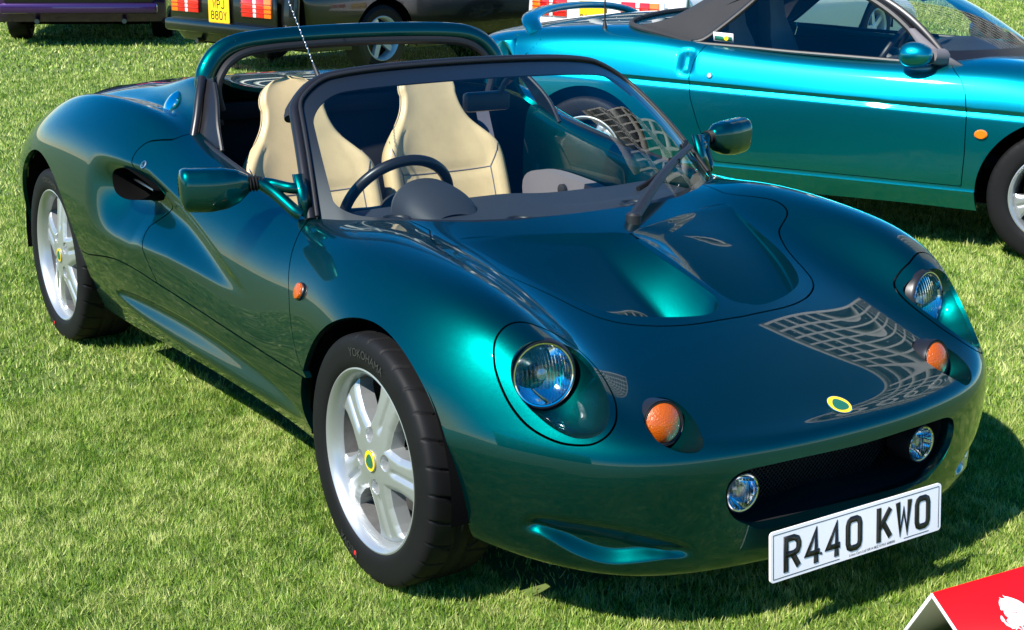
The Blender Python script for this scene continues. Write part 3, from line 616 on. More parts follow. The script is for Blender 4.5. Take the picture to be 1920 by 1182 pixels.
V, Fq = ring_strip([mring(.03, -.004), mring(.10, -.012), mring(.16, -.02)]); mesh_obj('mouth_duct', V, Fq, 'black_plastic', roadster)
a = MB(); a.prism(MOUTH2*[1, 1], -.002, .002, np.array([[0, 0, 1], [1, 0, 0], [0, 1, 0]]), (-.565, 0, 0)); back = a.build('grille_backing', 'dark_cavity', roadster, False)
a = MB()
for k in range(-20, 21):
    for sgn in (1, -1):
        y0 = k*.012; p0 = np.array([-.575, y0-.11*sgn, .20]); p1 = np.array([-.575, y0+.11*sgn, .42]); a.box((p0+p1)/2, (.0016, .0016, .31), frame((0, .22*sgn, .22), (1, 0, 0)).T)
g = a.build('grille_mesh', 'black_plastic', roadster, False); g['kind'] = 'stuff'
# bonnet outlet mesh strips at the front foot of each outlet
def _vm(s):
    a = MB(); xf, xr = VENT3[:, 0].min()+.012, VENT3[:, 0].min()+.05
    def fl(x, y):
        x = np.atleast_1d(x); y = np.broadcast_to(y, x.shape); q = np.stack([x, y], 1); b, _ = surf_at(XY, q, _front & (_cP[:, 2] > .5)); b[:, 2] -= vdepth(q-VC[:2], np.full(len(q), .5))-.003; return b*[1, s, 1]
    for y in np.linspace(.115, .235, 15): a.tube(fl(np.linspace(xf, xr, 5), y), .0016, 5)
    for x in np.linspace(xf, xr, 8): a.tube(fl(np.full(6, x), np.linspace(.115, .235, 6)), .0016, 5)
    m_ = a.build('outlet_mesh', 'black_plastic', roadster)
    V = np.concatenate([fl(np.full(8, x), np.linspace(.11, .24, 8)) for x in np.linspace(xf, xr, 6)])-[0, 0, .0015]; mesh_obj('mesh_backing', V, grid_faces(6, 8), 'dark_cavity', m_)
both(_vm)
# --- side repeater, door lock
def fitting(px, rr, name, matn, prof):
    p = px_surf([px]); u, v = body_solve(proj, [px], _vis); nn = BODY.normal(u, v)[0]
    for s in (1, -1):
        a = MB(); a.lathe([(r*rr, h) for r, h in prof], p[0]*[1, s, 1], nn*[1, s, 1], 32, cap1=True); a.build(name, matn, roadster)
    return p[0], nn
fitting((563, 547), .0205, 'side_repeater', 'amber_lens', [(1, -.004), (1, .007), (.92, .010), (.6, .012), (.05, .0125)])
fitting((563, 547), .0225, 'repeater_rim', 'black_trim', [(1, -.004), (1, .003), (.9, .005), (.85, .005)])
fitting((269, 309), .013, 'door_lock', 'steel', [(1, -.02), (1, .001), (.7, .002), (.6, -.002), (.05, -.002)])
# --- intake slat
def _slat(s):
    c = INTAKE3.mean(0)*[1, s, 1]; a = MB(); a.tube(np.array([c+[.10, -.045*s, .0], c+[-.11, -.03*s, .0]]), .004, 8); a.build('intake_bar', 'steel', roadster)
both(_slat)
# --- windscreen
def W3(t):                                # base and top curves, t in [-1,1]
    a = np.abs(t); y = a*.657
    xb = np.interp(y, WS_BASE[:, 1], WS_BASE[:, 0])
    B = np.stack([xb, np.sign(t)*y, .712+.022*a**2], -1)
    yt = a*.545; T = np.stack([.862+.040*a**2.2, np.sign(t)*yt, 1.072-.022*a**2-.030*a**6], -1); return B, T
def ws_grid(nt_, ns, lift=0.):
    t = np.linspace(-1, 1, nt_); B, T = W3(t); s = np.linspace(0, 1, ns)
    P = B[:, None]*(1-s)[None, :, None]+T[:, None]*s[None, :, None]
    bul = (np.sin(np.pi*s)[None, :]*(.016+.014*(1-t**2))[:, None]); d = nrm(T-B); sn = nrm(np.cross(np.gradient(B, axis=0), d)); sn = np.where(sn[:, 2:3] < 0, -sn, sn)
    P = P+sn[:, None]*(bul[..., None]+lift); tt, ss = np.meshgrid(t, s, indexing='ij')
    return P.reshape(-1, 3), quads2tris(grid_faces(nt_, ns)), tt.ravel(), ss.ravel()
P, F, t_, s_ = ws_grid(161, 81)
_w = np.abs(t_)*.60; _h = s_*.52           # rough metric coordinates on the pane
def rrect(x, y, hx, y0, y1, r, rb):
    cy = (y0+y1)/2; hy = (y1-y0)/2; rad = np.where(y > cy, r, rb)
    qx = np.abs(x)-hx+rad; qy = np.abs(y-cy)-hy+rad
    return np.hypot(np.maximum(qx, 0), np.maximum(qy, 0))+np.minimum(np.maximum(qx, qy), 0)-rad
g_out = -rrect(_w, _h, .600, .0, .520, .115, .02); g_in = -rrect(_w, _h, .562, .026, .452, .105, .05)
nn = np.zeros((len(P), 3)); Pg = P.reshape(161, 81, 3); nn = nrm(np.cross(np.gradient(Pg, axis=0).reshape(-1, 3), np.gradient(Pg, axis=1).reshape(-1, 3)))
if nn[:, 0].mean() > 0: nn = -nn; F = F[:, ::-1]
def ws_part(name, off, fields, matn, parent, dep=.004):
    D = np.concatenate([P+nn*off, nn]+[f[:, None] for f in fields], 1); Fc = F
    for k in range(len(fields)): D, Fc = clip(D, Fc, D[:, 6+k])
    V, NN, Fs = flange(D[:, :3], nrm(D[:, 3:6]), Fc, dep); return mesh_obj(name, V, Fs, matn, parent, normals=NN)
ws = ws_part('windscreen', 0, [g_out], 'window_glass', roadster, .0001)
ws_part('black_border', -.006, [g_out+.001, -g_in], 'black_trim', ws, .004)
# outer frame: header rail, pillars and the rubber strip beside the pane
def ws_edge(k):                           # outline of the pane from foot over the top to the other foot
    pts = []
    for i in range(121):
        f = i/120
        pts.append(f)
    return pts
lv = []
for ang in np.linspace(0, 1, 140):
    L1, L2, L3 = .405, np.pi/2*.115, .485   # up the pillar, round the corner, along half the header
    d = ang*2*(L1+L2+L3); half = L1+L2+L3; sg = 1 if d <= half else -1; d = d if d <= half else 2*half-d
    if d < L1: w, h = .600, d
    elif d < L1+L2: a_ = (d-L1)/.115; w, h = .485+.115*np.cos(a_), .405+.115*np.sin(a_)
    else: w, h = .485-(d-L1-L2), .520
    lv.append((sg*w/.60, h/.52))
lv = np.array(lv)
def ws_pt(t, s, off=0.):
    t = np.asarray(t); s = np.asarray(s); B, T = W3(t); tb = np.linspace(-1, 1, 200); Bb, Tb = W3(tb); sb = nrm(np.cross(np.gradient(Bb, axis=0), nrm(Tb-Bb))); sb = np.where(sb[:, 2:3] < 0, -sb, sb)
    sn = np.stack([np.interp(t, tb, sb[:, i]) for i in range(3)], -1)
    return B*(1-s)[:, None]+T*s[:, None]+sn*((np.sin(np.pi*s)*(.016+.014*(1-t**2)))+off)[:, None], sn
ep, en = ws_pt(lv[:, 0], lv[:, 1]); ec, _ = ws_pt(lv[:, 0]*.90, .06+lv[:, 1]*.86); outd = nrm(ep-ec)
a = MB(); q = ep+outd*.006-en*.010; a.tube(q, .015, 14, sx=1.0); a.build('screen_frame', 'black_trim', ws)
a = MB(); q = ep-outd*.010+en*.003; a.tube(q, .0055, 10); a.build('screen_seal', 'black_plastic', ws)
hd = (lv[:, 1] > .75); a = MB(); q = (ep+outd*.020-en*.022)[hd]; a.tube(q, .014, 12); a.build('header_rail', 'black_plastic', ws)
# inner pillar cover: body-coloured quarter seen behind the frame foot
# --- dashboard
yy = np.linspace(-.60, .60, 49); xx = np.linspace(0, 1, 22); V = []
for y in yy:
    xb = np.interp(abs(y), WS_BASE[:, 1], WS_BASE[:, 0])+.012
    for k in xx:
        x = xb+(.80-xb)*k; z = .700+.004*np.sin(k*3)-.03*sstep(.86, 1, k)-.02*(abs(y)/.6)**4
        z -= .014*sstep(.35, .5, k)*np.exp(-((abs(y)-.31)/.22)**4)*(y < 0)
        V.append((x, y, z))
V += [(.80, y, .60) for y in yy]+[(.76, y, .50) for y in yy]
n1 = len(yy); V = np.array(V); Fd = [grid_faces(n1, 22)]; b0 = n1*22; i = np.arange(n1-1); Fd.append(np.stack([i*22+21, (i+1)*22+21, b0+i+1, b0+i], 1)); Fd.append(np.stack([b0+i, b0+i+1, b0+n1+i+1, b0+n1+i], 1))
dash = mesh_obj('dashboard', V, Fd, 'dash_grey', roadster)
def dvent(px, r):
    c = hit([px], 2, .7045)[0]; a = MB(); a.lathe([(r+.008, -.002), (r+.006, .004), (r, .005), (r-.004, .002), (r-.006, -.003), (r*.55, -.002), (r*.5, .003), (.001, .004)], c, (0, 0, 1), 36); a.build('demister_vent', 'black_plastic', dash)
for p in ((742, 411), (975, 413), (1188, 382)): dvent(p, .034)
th = np.linspace(0, np.pi, 26); ss = np.linspace(0, 1, 18); V = []       # instrument binnacle, a low rounded hood
for k in ss:
    for a_ in th:
        w = .118*np.sin(min(1, .35+k)*np.pi/2)*(1-.08*k); hgt = .098*np.sin((.10+.90*k)*np.pi/2)**.7
        V.append((.50+.17*k+.015*np.sin(a_), .265+w*np.cos(a_), .682+hgt*np.sin(a_)**.75))
mesh_obj('instrument_hood', np.array(V), [grid_faces(18, 26), (np.arange(26)+17*26)[None]], 'dash_grey', dash)
# --- steering wheel
SW = np.array([.80, .285, .680]); SA = nrm([.88, 0, .47]); t = np.linspace(0, 2*np.pi, 64, endpoint=False); SR = frame(SA)
a = MB(); a.tube(SW+np.stack([np.cos(t), np.sin(t)], 1)@SR[:2]*.165, .0155, 14, closed=True, upv=SA); sw = a.build('steering_wheel', 'black_trim', roadster)
for an in (90+90, 0, 250, 290):
    d = np.array([math.cos(math.radians(an)), math.sin(math.radians(an))])@SR[:2]; a = MB(); a.tube(np.array([SW-SA*.02, SW+d*.09-SA*.015, SW+d*.168]), [.026, .020, .014], 10, upv=SA, sx=1.); a.build('spoke', 'black_trim', sw)
a = MB(); a.lathe([(.0001, .012), (.05, .008), (.062, -.01), (.05, -.04), (.03, -.16)], SW, SA, 32); a.build('hub', 'black_plastic', sw)
# --- seats
def seat(s):
    yc = .312 if s > 0 else -.235; dx0 = 0 if s > 0 else .11
    sp = catmull([(1.435, .985), (1.405, .93), (1.37, .84), (1.335, .74), (1.29, .62), (1.245, .49), (1.20, .385), (1.12, .325), (.98, .345), (.80, .385), (.74, .38)], 90)
    q = np.linspace(0, 1, 90); dist = np.concatenate([[0], np.cumsum(np.linalg.norm(np.diff(sp, axis=0), axis=1))])
    wk = [(0, .068), (.02, .090), (.06, .102), (.12, .108), (.17, .122), (.22, .165), (.265, .205), (.31, .225), (.45, .228), (.60, .225), (.75, .23), (1.2, .22)]
    w = np.interp(dist, *zip(*wk)); w = np.convolve(np.pad(w, 3, 'edge'), np.ones(7)/7, 'valid'); w = np.where(dist < .10, .106*np.sqrt(np.clip(1-(1-np.clip(dist/.09, 0, 1))**2.2, 0, 1))+.004, w)
    T = nrm(np.gradient(sp, axis=0)); nx = np.stack([T[:, 1], -T[:, 0]], 1); nx = np.where((nx[:, 1:] < -.2), -nx, nx)
    nx = nrm(np.stack([-np.abs(T[:, 1]), np.abs(T[:, 0])], 1))     # towards the occupant
    bol = .055*sstep(.18, .30, dist)*(1-.25*sstep(.62, .8, dist))+.012
    v = np.linspace(-1, 1, 33); V = []; Vb = []
    for i in range(90):
        for x in v:
            f = bol[i]*np.abs(x)**3.2-.035*np.clip((np.abs(x)-.86)/.14, 0, 1)**2
            f += .006*np.exp(-((dist[i]-.37)/.02)**2)*-1*(abs(x) < .72) - .004*np.exp(-((abs(x)-.74)/.035)**2)*(dist[i] > .22)
            p = sp[i]+nx[i]*f; V.append((p[0]+dx0, yc+w[i]*x, p[1]))
            pb = sp[i]-nx[i]*(.055*(1-.8*abs(x)**4)); Vb.append((pb[0]+dx0, yc+w[i]*x*.995, pb[1]))
    V = np.array(V+Vb); n0 = 90*33; Fs = [grid_faces(90, 33), grid_faces(90, 33)[:, ::-1]+n0]
    def strip(a): a = np.asarray(a); return np.stack([a[:-1], a[1:], a[1:]+n0, a[:-1]+n0], 1)
    Fs += [strip(np.arange(90)*33)[:, ::-1], strip(np.arange(90)*33+32), strip(np.arange(33)), strip(np.arange(33)+89*33)[:, ::-1]]
    o = mesh_obj('seat', V, Fs, 'cream_leather', roadster)
    # stitched seams
    G_ = V[:n0].reshape(90, 33, 3); nn3 = nrm(np.stack([nx[:, 0], np.zeros(90), nx[:, 1]], 1))
    iS = int(np.argmin(np.abs(dist-.37))); a = MB()
    a.tube(G_[iS, 4:29]+nn3[iS]*.0005, .0022, 6)
    for j in (4, 28): a.tube(G_[iS:75, j]+nn3[iS:75]*.0005, .0022, 6)
    for j0, j1 in ((4, 0), (28, 32)): a.tube(np.array([G_[iS-int(k*9), int(round(j0+(j1-j0)*k))]+nn3[iS]*.001 for k in np.linspace(0, 1, 5)]), .002, 6)
    a.build('seam', 'trim_grey', o)
    return o
both(seat)
# --- tub: floor, bulkhead, tunnel, inner sills
a = MB(); a.box((1.0, 0, .17), (1.5, 1.36, .02)); a.box((.97, 0, .30), (1.0, .16, .22), bev=.02)
for s in (1, -1): a.box((.95, s*.61, .30), (1.15, .13, .24), bev=.02)
a.box((.42, 0, .42), (.02, 1.25, .5)); a.build('tub', 'carpet_black', roadster, False)
a = MB(); a.box((1.64, 0, .53), (.02, 1.18, .70)); a.box((1.615, 0, .865), (.03, .96, .05)); a.build('bulkhead', 'carpet_black', roadster, False)
# --- roll-over bar with its painted cover
half = [(1.56, .520, .90), (1.558, .533, .955), (1.560, .524, 1.00), (1.568, .485, 1.046), (1.575, .425, 1.074), (1.58, .33, 1.086), (1.583, .17, 1.092), (1.584, 0, 1.094)]
path = catmull(half+[(x, -y, z) for x, y, z in half[::-1][1:]], 150)
a = MB(); rb = .029*np.ones(150); a.tube(path, rb, 20, sx=1.15, upv=(1, 0, 0)); bar = a.build('roll_bar', PAINT, roadster)
a = MB(); a.tube((path-np.array([.012, 0, 0]))*[1, .945, .978]+[-.012, 0, 0], .0135, 10, upv=(1, 0, 0)); a.build('bar_seal', 'black_plastic', bar)
# rear window behind the seats
a = MB(); zz = np.linspace(.90, 1.065, 6); V = np.array([(1.625+.0*(1-k), y*(.47-.07*sstep(.3, 1., k)), z) for k, z in zip(np.linspace(0, 1, 6), zz) for y in np.linspace(-1, 1, 13)]); mesh_obj('rear_window', V, grid_faces(6, 13), 'window_glass', roadster)
# B-post: dark post, its rubber strip, and the quarter glass
def bpost(s):
    f = np.array([1, s, 1.])
    A = np.array([(1.405, .638, .825), (1.43, .615, .88), (1.47, .588, .94), (1.515, .560, .985)]); B = A+np.array([[.14, -.012, -.005], [.125, -.012, 0], [.10, -.010, 0], [.06, -.006, 0]])
    a = MB(); a.tube(catmull(A, 24)*f, .0135, 12, upv=(1, 0, 0)); b = a.build('post_seal', 'black_trim', roadster)
    C_ = A-np.array([[.0, .012, .0]]); D_ = C_+np.array([[-.13, -.018, -.02], [-.11, -.015, -.0], [-.07, -.01, 0], [-.03, -.01, 0]])
    V = np.concatenate([C_, D_])*f; i = np.arange(3); mesh_obj('post_panel', V, np.stack([i, i+1, i+5, i+4], 1), 'black_trim', roadster)
    E_ = np.array([(1.27, .606, .80), (1.315, .596, .865), (1.375, .572, .925), (1.45, .548, .975)]); a = MB(); a.tube(catmull(E_, 20)*f, .007, 8); a.build('post_edge', 'black_plastic', roadster)
both(bpost)
# round air scoop glass in the buttress
def scoop(s):
    px = (325, 194); p = px_surf([px])[0]; u, v = body_solve(proj, [px], _vis); nn = BODY.normal(u, v)[0]; f = np.array([1, s, 1.])
    a = MB(); a.lathe([(.050, -.01), (.050, .003), (.044, .006), (.040, .004)], p*f, nn*f, 36); b = a.build('filler_cap', PAINT, roadster)
    a = MB(); a.lathe([(.042, .002), (.040, .010), (.028, .016), (.012, .019), (.0005, .0195)], p*f, nn*f, 36); a.build('cap', 'chrome', b)
if True: scoop(1)
# --- door inner skins
def door_inner(s):
    xs = np.linspace(.60, 1.44, 50); prof = [(0, 0), (-.010, .005), (-.028, -.006), (-.040, -.03), (-.048, -.07), (-.052, -.12), (-.055, -.18), (-.055, -.26), (-.055, -.36)]
    V = []
    for x in xs:
        y0 = np.interp(x, _ck[:, 0][7:12], _ck[:, 1][7:12])+.004; p0, _ = surf_at(XY, np.array([[x, y0]]), (_cP[:, 2] > .6)); z0 = p0[0, 2]-.003
        k = .35+.65*sstep(.6, .95, x)
        for dy, dz in prof: V.append((x, s*(y0+dy*k-.02*(1-k)), z0+dz))
    V = np.array(V); Fg = grid_faces(50, 9); d = mesh_obj('door_lining', V, Fg, PAINT, roadster)
    # dark trim insert
    t = np.linspace(0, 2*np.pi, 40, endpoint=False); pts = np.stack([1.04+.33*np.sign(np.cos(t))*np.abs(np.cos(t))**.8, .535+.105*np.sign(np.sin(t))*np.abs(np.sin(t))**.8+.10*(np.cos(t))*.35], 1)
    a = MB(); Rm = np.array([[1, 0, 0], [0, 0, 1], [0, 1, 0]]).T; a.prism(pts, s*.525, s*.575, np.array([[1, 0, 0], [0, 0, 1], [0, 1, 0]])); a.build('door_card', 'trim_grey', d)
    a = MB(); a.tube(np.array([(.62, s*.655, .728), (.8, s*.647, .748), (1.0, s*.640, .772), (1.2, s*.634, .797), (1.42, s*.626, .828)]), .007, 8); a.build('window_seal', 'black_plastic', d)
    a = MB(); a.lathe([(.02, 0), (.02, .012), (.012, .016), (.001, .016)], (1.12, s*.523, .60), (0, -s, 0), 16); a.build('door_pull', 'black_plastic', d)
both(door_inner)
# --- door mirrors on tripod arms
def mirror(s):
    f = np.array([1, s, 1.]); root = None
    c0 = np.array([.690, .775, .812]); c1 = np.array([.728, .945, .806])
    ax = nrm(c1-c0); n_ = 30; k = np.linspace(0, 1, n_); prof = np.interp(k, [0, .05, .16, .34, .6, .90, .955, .985, 1], [.42, .52, .76, .93, 1.0, .99, .93, .78, .5])
    R = frame(ax, (0, 0, 1)); th = np.linspace(0, 2*np.pi, 40, endpoint=False); V = []
    for i in range(n_):
        c = c0+(c1-c0)*k[i]+np.array([-.004, 0, -.006])*np.sin(k[i]*np.pi)
        sq = lambda v: np.sign(v)*np.abs(v)**.70
        off = (sq(np.cos(th))*.043*prof[i])[:, None]*R[0]+(sq(np.sin(th))*.056*prof[i])[:, None]*R[1]; V.append(c+off)
    V = np.concatenate(V)*f; i, j = np.meshgrid(np.arange(n_-1), np.arange(40), indexing='ij'); j2 = (j+1) % 40
    Fq = [np.stack([i*40+j, i*40+j2, (i+1)*40+j2, (i+1)*40+j], -1).reshape(-1, 4), np.arange(40)[::-1][None], (np.arange(40)+(n_-1)*40)[None]]
    mo = MB().add(V, Fq).build('door_mirror', PAINT, roadster, sharp=60)
    a = MB()
    for q in range(3): p = c0-ax*(.004+.008*q); a.lathe([(.018, -.003), (.0225, 0), (.018, .003)], p*f, ax*f, 24)
    a.lathe([(.017, 0), (.017, -.035)], c0*f, ax*f, 20); a.build('rubber_boot', 'rubber', mo)
    e = c0-ax*.028; sail = np.array([(.585, .676, .738), (.600, .672, .775), (.625, .655, .822), (.612, .655, .81)])
    a = MB(); a.tube(catmull([e, e+[-.012, -.03, -.004], (.628, .690, .803), (.618, .664, .800)], 14)*f, [.018]+[.0145]*13, 12); a.tube(catmull([e, e+[-.03, -.028, -.024], (.598, .690, .748), (.588, .678, .738)], 14)*f, [.018]+[.016]*13, 12); a.build('arm', PAINT, mo)
    a = MB(); pts = np.array([(.568, .735), (.600, .735), (.612, .775), (.640, .835), (.622, .838), (.598, .790)]); a.prism(pts, .650*s, .676*s, np.array([[1, 0, 0], [0, 0, 1], [0, 1, 0]])); a.build('sail', PAINT, mo, False)
    a = MB(); g0 = c0+(c1-c0)*.60; a.box((g0+[.036, .004, -.004])*f, (.006, .098, .078), bev=.002); a.build('mirror_glass', 'chrome', mo)
both(mirror)
# --- interior mirror, belts, wiper, aerial
c = hit([(912, 190)], 0, .93)[0]; a = MB(); a.box(c, (.035, .155, .058), bev=.012); im = a.build('rear_view_mirror', 'black_plastic', roadster)
a = MB(); a.tube(np.array([c+[-.01, -.04, .02], c+[-.02, -.05, .05], c+[-.05, -.055, .075]]), [.010, .009, .014], 10); a.build('stalk', 'black_plastic', im)
def belt(s):
    pts = np.array([hit([p], 1, y)[0] for p, y in (((903, 200), -.50), ((910, 235), -.50), ((922, 285), -.495), ((937, 335), -.49), ((955, 385), -.485), ((975, 440), -.48))])*[1, -s, 1]; q = catmull(pts, 30); T = nrm(np.gradient(q, axis=0))
    a = MB(); wv = np.array([.58, -.8*s, .05]); wv = nrm(wv); V = np.concatenate([q+wv*.023, q-wv*.023, q+wv*.023+np.cross(wv, T)*.0016, q-wv*.023+np.cross(wv, T)*.0016]); n = 30; i = np.arange(n-1)
    a.add(V, np.concatenate([np.stack([i, i+1, i+1+n, i+n], 1), np.stack([i+2*n, i+3*n, i+1+3*n, i+1+2*n], 1), np.stack([i, i+2*n, i+1+2*n, i+1], 1), np.stack([i+n, i+n+1, i+1+3*n, i+3*n], 1)])); b = a.build('seat_belt', 'belt_grey', roadster)
    c = q[15]; a = MB(); a.box(c+[-.012, 0, 0], (.010, .060, .026), frame((-1, .7*s, .2)).T, bev=.003); a.box(c+[-.014, 0, -.035], (.006, .030, .050), frame((-1, .7*s, .2)).T, bev=.002); a.build('buckle_tongue', 'chrome', b)
    a = MB(); a.box(q[0]+[0.012, 0, .012], (.03, .075, .022), bev=.006); a.build('belt_guide', 'black_plastic', b)
both(belt)
wb = np.array([.292, -.10, .735]); wt = hit([(1302, 312)], 1, -.47)[0]
wb = surf_at(proj, [(1190, 418)], _vis & (_cP[:, 0] < .5))[0][0]+[.005, 0, .012]
t_ = np.linspace(0, 1, 14)[:, None]; w2p, w2n = ws_pt(np.array([-.86]), np.array([.22])); we = w2p[0]+w2n[0]*.018
pth = wb+(we-wb)*t_+np.array([0, 0, .018])*np.sin(np.pi*t_)
a = MB(); a.tube(pth, np.linspace(.014, .008, 14), 8, sx=1.3); wi = a.build('wiper', 'black_plastic', roadster)
a = MB(); q = np.linspace(0, 1, 12); bt = -.30-.62*q; bs = .10+.16*q; bp, bn = ws_pt(bt, bs); a.tube(bp+bn*.010, .007, 6); a.box((bp[6]+bn[6]*.016), (.03, .02, .012)); a.build('blade', 'rubber', wi)
a = MB(); a.lathe([(.020, -.02), (.020, .008), (.014, .014), (.001, .015)], wb, (0, 0, 1), 20); a.build('spindle_cap', 'black_plastic', wi)
ab = hit([(603, 160)], 2, .985)[0]; ad = nrm(hit([(540, 0)], 0, ab[0]+.16)[0]-ab)
a = MB(); a.tube(np.array([ab-ad*.02, ab+ad*.02, ab+ad*.07]), [.013, .010, .004], 10); ae = a.build('aerial', 'black_plastic', roadster)
a = MB(); tt = np.linspace(.06, .62, 200); sp_ = ab+ad*tt[:, None]+.0016*(np.cos(tt*300)[:, None]*np.array([1, 0, 0])+np.sin(tt*300)[:, None]*np.array([0, 1, 0])); a.tube(sp_, .0016, 6); a.build('whip', 'steel', ae)
# --- underside and arch liners
a = MB(); a.box((.95, 0, .175), (2.6, 1.25, .03)); a.box((2.3, 0, .30), (.9, .9, .25)); a.box((-.25, 0, .19), (.6, .95, .03)); a.build('undertray', 'dark_cavity', roadster, False)
def liner(s):
    for A, dr, y1 in ((FRONT_ARCH, .004, .80), (REAR_ARCH, .004, .83)):
        a = MB(); t = np.linspace(-.12, np.pi+.12, 40); r = A[2]+dr; V = []
        for y in (y1-.012, .50): V += [(A[0]+r*np.cos(k), s*y, A[1]+r*np.sin(k)) for k in t]
        V += [(A[0]+.3*r*np.cos(k), s*.495, A[1]+.3*r*np.sin(k)) for k in t]; a.add(np.array(V), grid_faces(3, 40)); a.build('arch_liner', 'dark_cavity', roadster)
both(liner)
# ---------------------------------------------------------------- wheels
def tyre_mesh(R, Rr, Wd, nth=560, grooves=26, npf=64):
    # profile from inner bead round the tread to outer bead: (offset across, radius); outer face at +Wd/2
    h = R-Rr; pr = np.array([(-.40, 0), (-.46, .12), (-.49, .35), (-.49, .62), (-.475, .82), (-.44, .94), (-.37, .987), (-.2, .998), (0, 1), (.2, .998), (.37, .987), (.44, .94), (.475, .82), (.492, .62), (.495, .38), (.488, .24), (.468, .12), (.435, .05), (.40, .0)])
    p = catmull(np.c_[pr[:, 0]*Wd, Rr+pr[:, 1]*h], npf); th = np.linspace(0, 2*np.pi, nth, endpoint=False)
    T, K = np.meshgrid(th, np.arange(npf), indexing='ij'); y = p[K, 0]; r = p[K, 1]
    tr = sstep(.84, .93, (r-Rr)/h); a = np.abs(y)/Wd; ph = (T*grooves/(2*np.pi)+np.sign(y)*(1.5*a**2)+ .5*(y < 0)) % 1
    d = np.minimum(ph, 1-ph)*2*np.pi*R/grooves; g = (1-sstep(.0010, .0026, d))*sstep(.06, .10, a)
    ph2 = (T*grooves/(2*np.pi)*.5+1.1*a+.25) % 1; d2 = np.minimum(ph2, 1-ph2)*2*2*np.pi*R/grooves; g2 = (1-sstep(.002, .004, d2))*sstep(.10, .14, a)*(1-sstep(.24, .30, a))
    c1 = (1-sstep(.0035, .005, np.abs(np.abs(y)-.10*Wd)))
    r = r-.0055*tr*np.maximum(np.maximum(g, g2), c1)
    r = r+.0012*(1-tr)*np.exp(-(((r-Rr)/h-.30)/.02)**2)+.0010*(1-tr)*np.exp(-(((r-Rr)/h-.72)/.015)**2)
    V = np.stack([r*np.cos(T), y, r*np.sin(T)], -1).reshape(-1, 3)
    i, j = np.meshgrid(np.arange(nth), np.arange(npf-1), indexing='ij'); i2 = (i+1) % nth
    return V, np.stack([i*npf+j, i*npf+j+1, i2*npf+j+1, i2*npf+j], -1).reshape(-1, 4)
def spoke_mesh(Rs, nsp=5, n=131, bolts=4):
    g = np.linspace(-Rs, Rs, n); X, Z = np.meshgrid(g, g, indexing='ij'); X = X.ravel(); Z = Z.ravel(); r = np.hypot(X, Z); an = np.arctan2(X, Z)
    da = (an+np.pi/nsp) % (2*np.pi/nsp)-np.pi/nsp; o = r*np.sin(da); q = r/Rs
    w = np.interp(q, [0, .22, .32, .45, .6, .8, .9, 1.0], [.42, .30, .27, .235, .215, .235, .265, .33])*Rs
    gf = np.minimum(w-np.abs(o), Rs-r); gf = np.where(q < .30, np.maximum(gf, .30*Rs-r), gf)
    edge = 1-np.clip(gf/(.085*Rs), 0, 1); h = .020*(1-q**1.5)*1.0-.010*edge**2.0
    h -= .007*sstep(.36, .5, q)*np.exp(-(o/(.034*Rs))**2)*(1-sstep(.9, .99, q))            # groove down each spoke
    h -= .016*np.exp(-((q-.0)/.13)**4)*0
    for k in range(bolts):
        a = 2*np.pi*(k+.35)/bolts; d = np.hypot(X-.31*Rs*np.sin(a), Z-.31*Rs*np.cos(a)); h -= .030*(1-sstep(.070*Rs, .090*Rs, d))
    D = np.c_[X, h, Z]; F = quads2tris(grid_faces(n, n)); G3 = D.reshape(n, n, 3); N = nrm(np.cross(np.gradient(G3, axis=1).reshape(-1, 3), np.gradient(G3, axis=0).reshape(-1, 3)))
    N = np.where(N[:, 1:2] < 0, -N, N)
    D = np.c_[D, N]; D, F = clip(D, F, gf); V, NN, Fs = flange(D[:, :3], nrm(D[:, 3:]), F, 0.0)
    m = len(V)-len(D); half = m//2; V[len(D)+half:] = V[len(D):len(D)+half]-[0, .034, 0]
    return V, NN, [f[:, ::-1] for f in Fs]
def curved_text(s, size, r, a0, y, parent, matn, name='sidewall_lettering', top=True):
    V, F = text_mesh(s, size); an = a0+V[:, 0]/r*(1 if top else -1); rr = r+V[:, 1]*(1 if top else -1)
    return mesh_obj(name, np.stack([-rr*np.sin(an), np.full(len(V), y), rr*np.cos(an)], 1), F, matn, parent, False)
SPK_FINE = spoke_mesh(.188, n=201); SPK_FAR = spoke_mesh(.188, n=75)
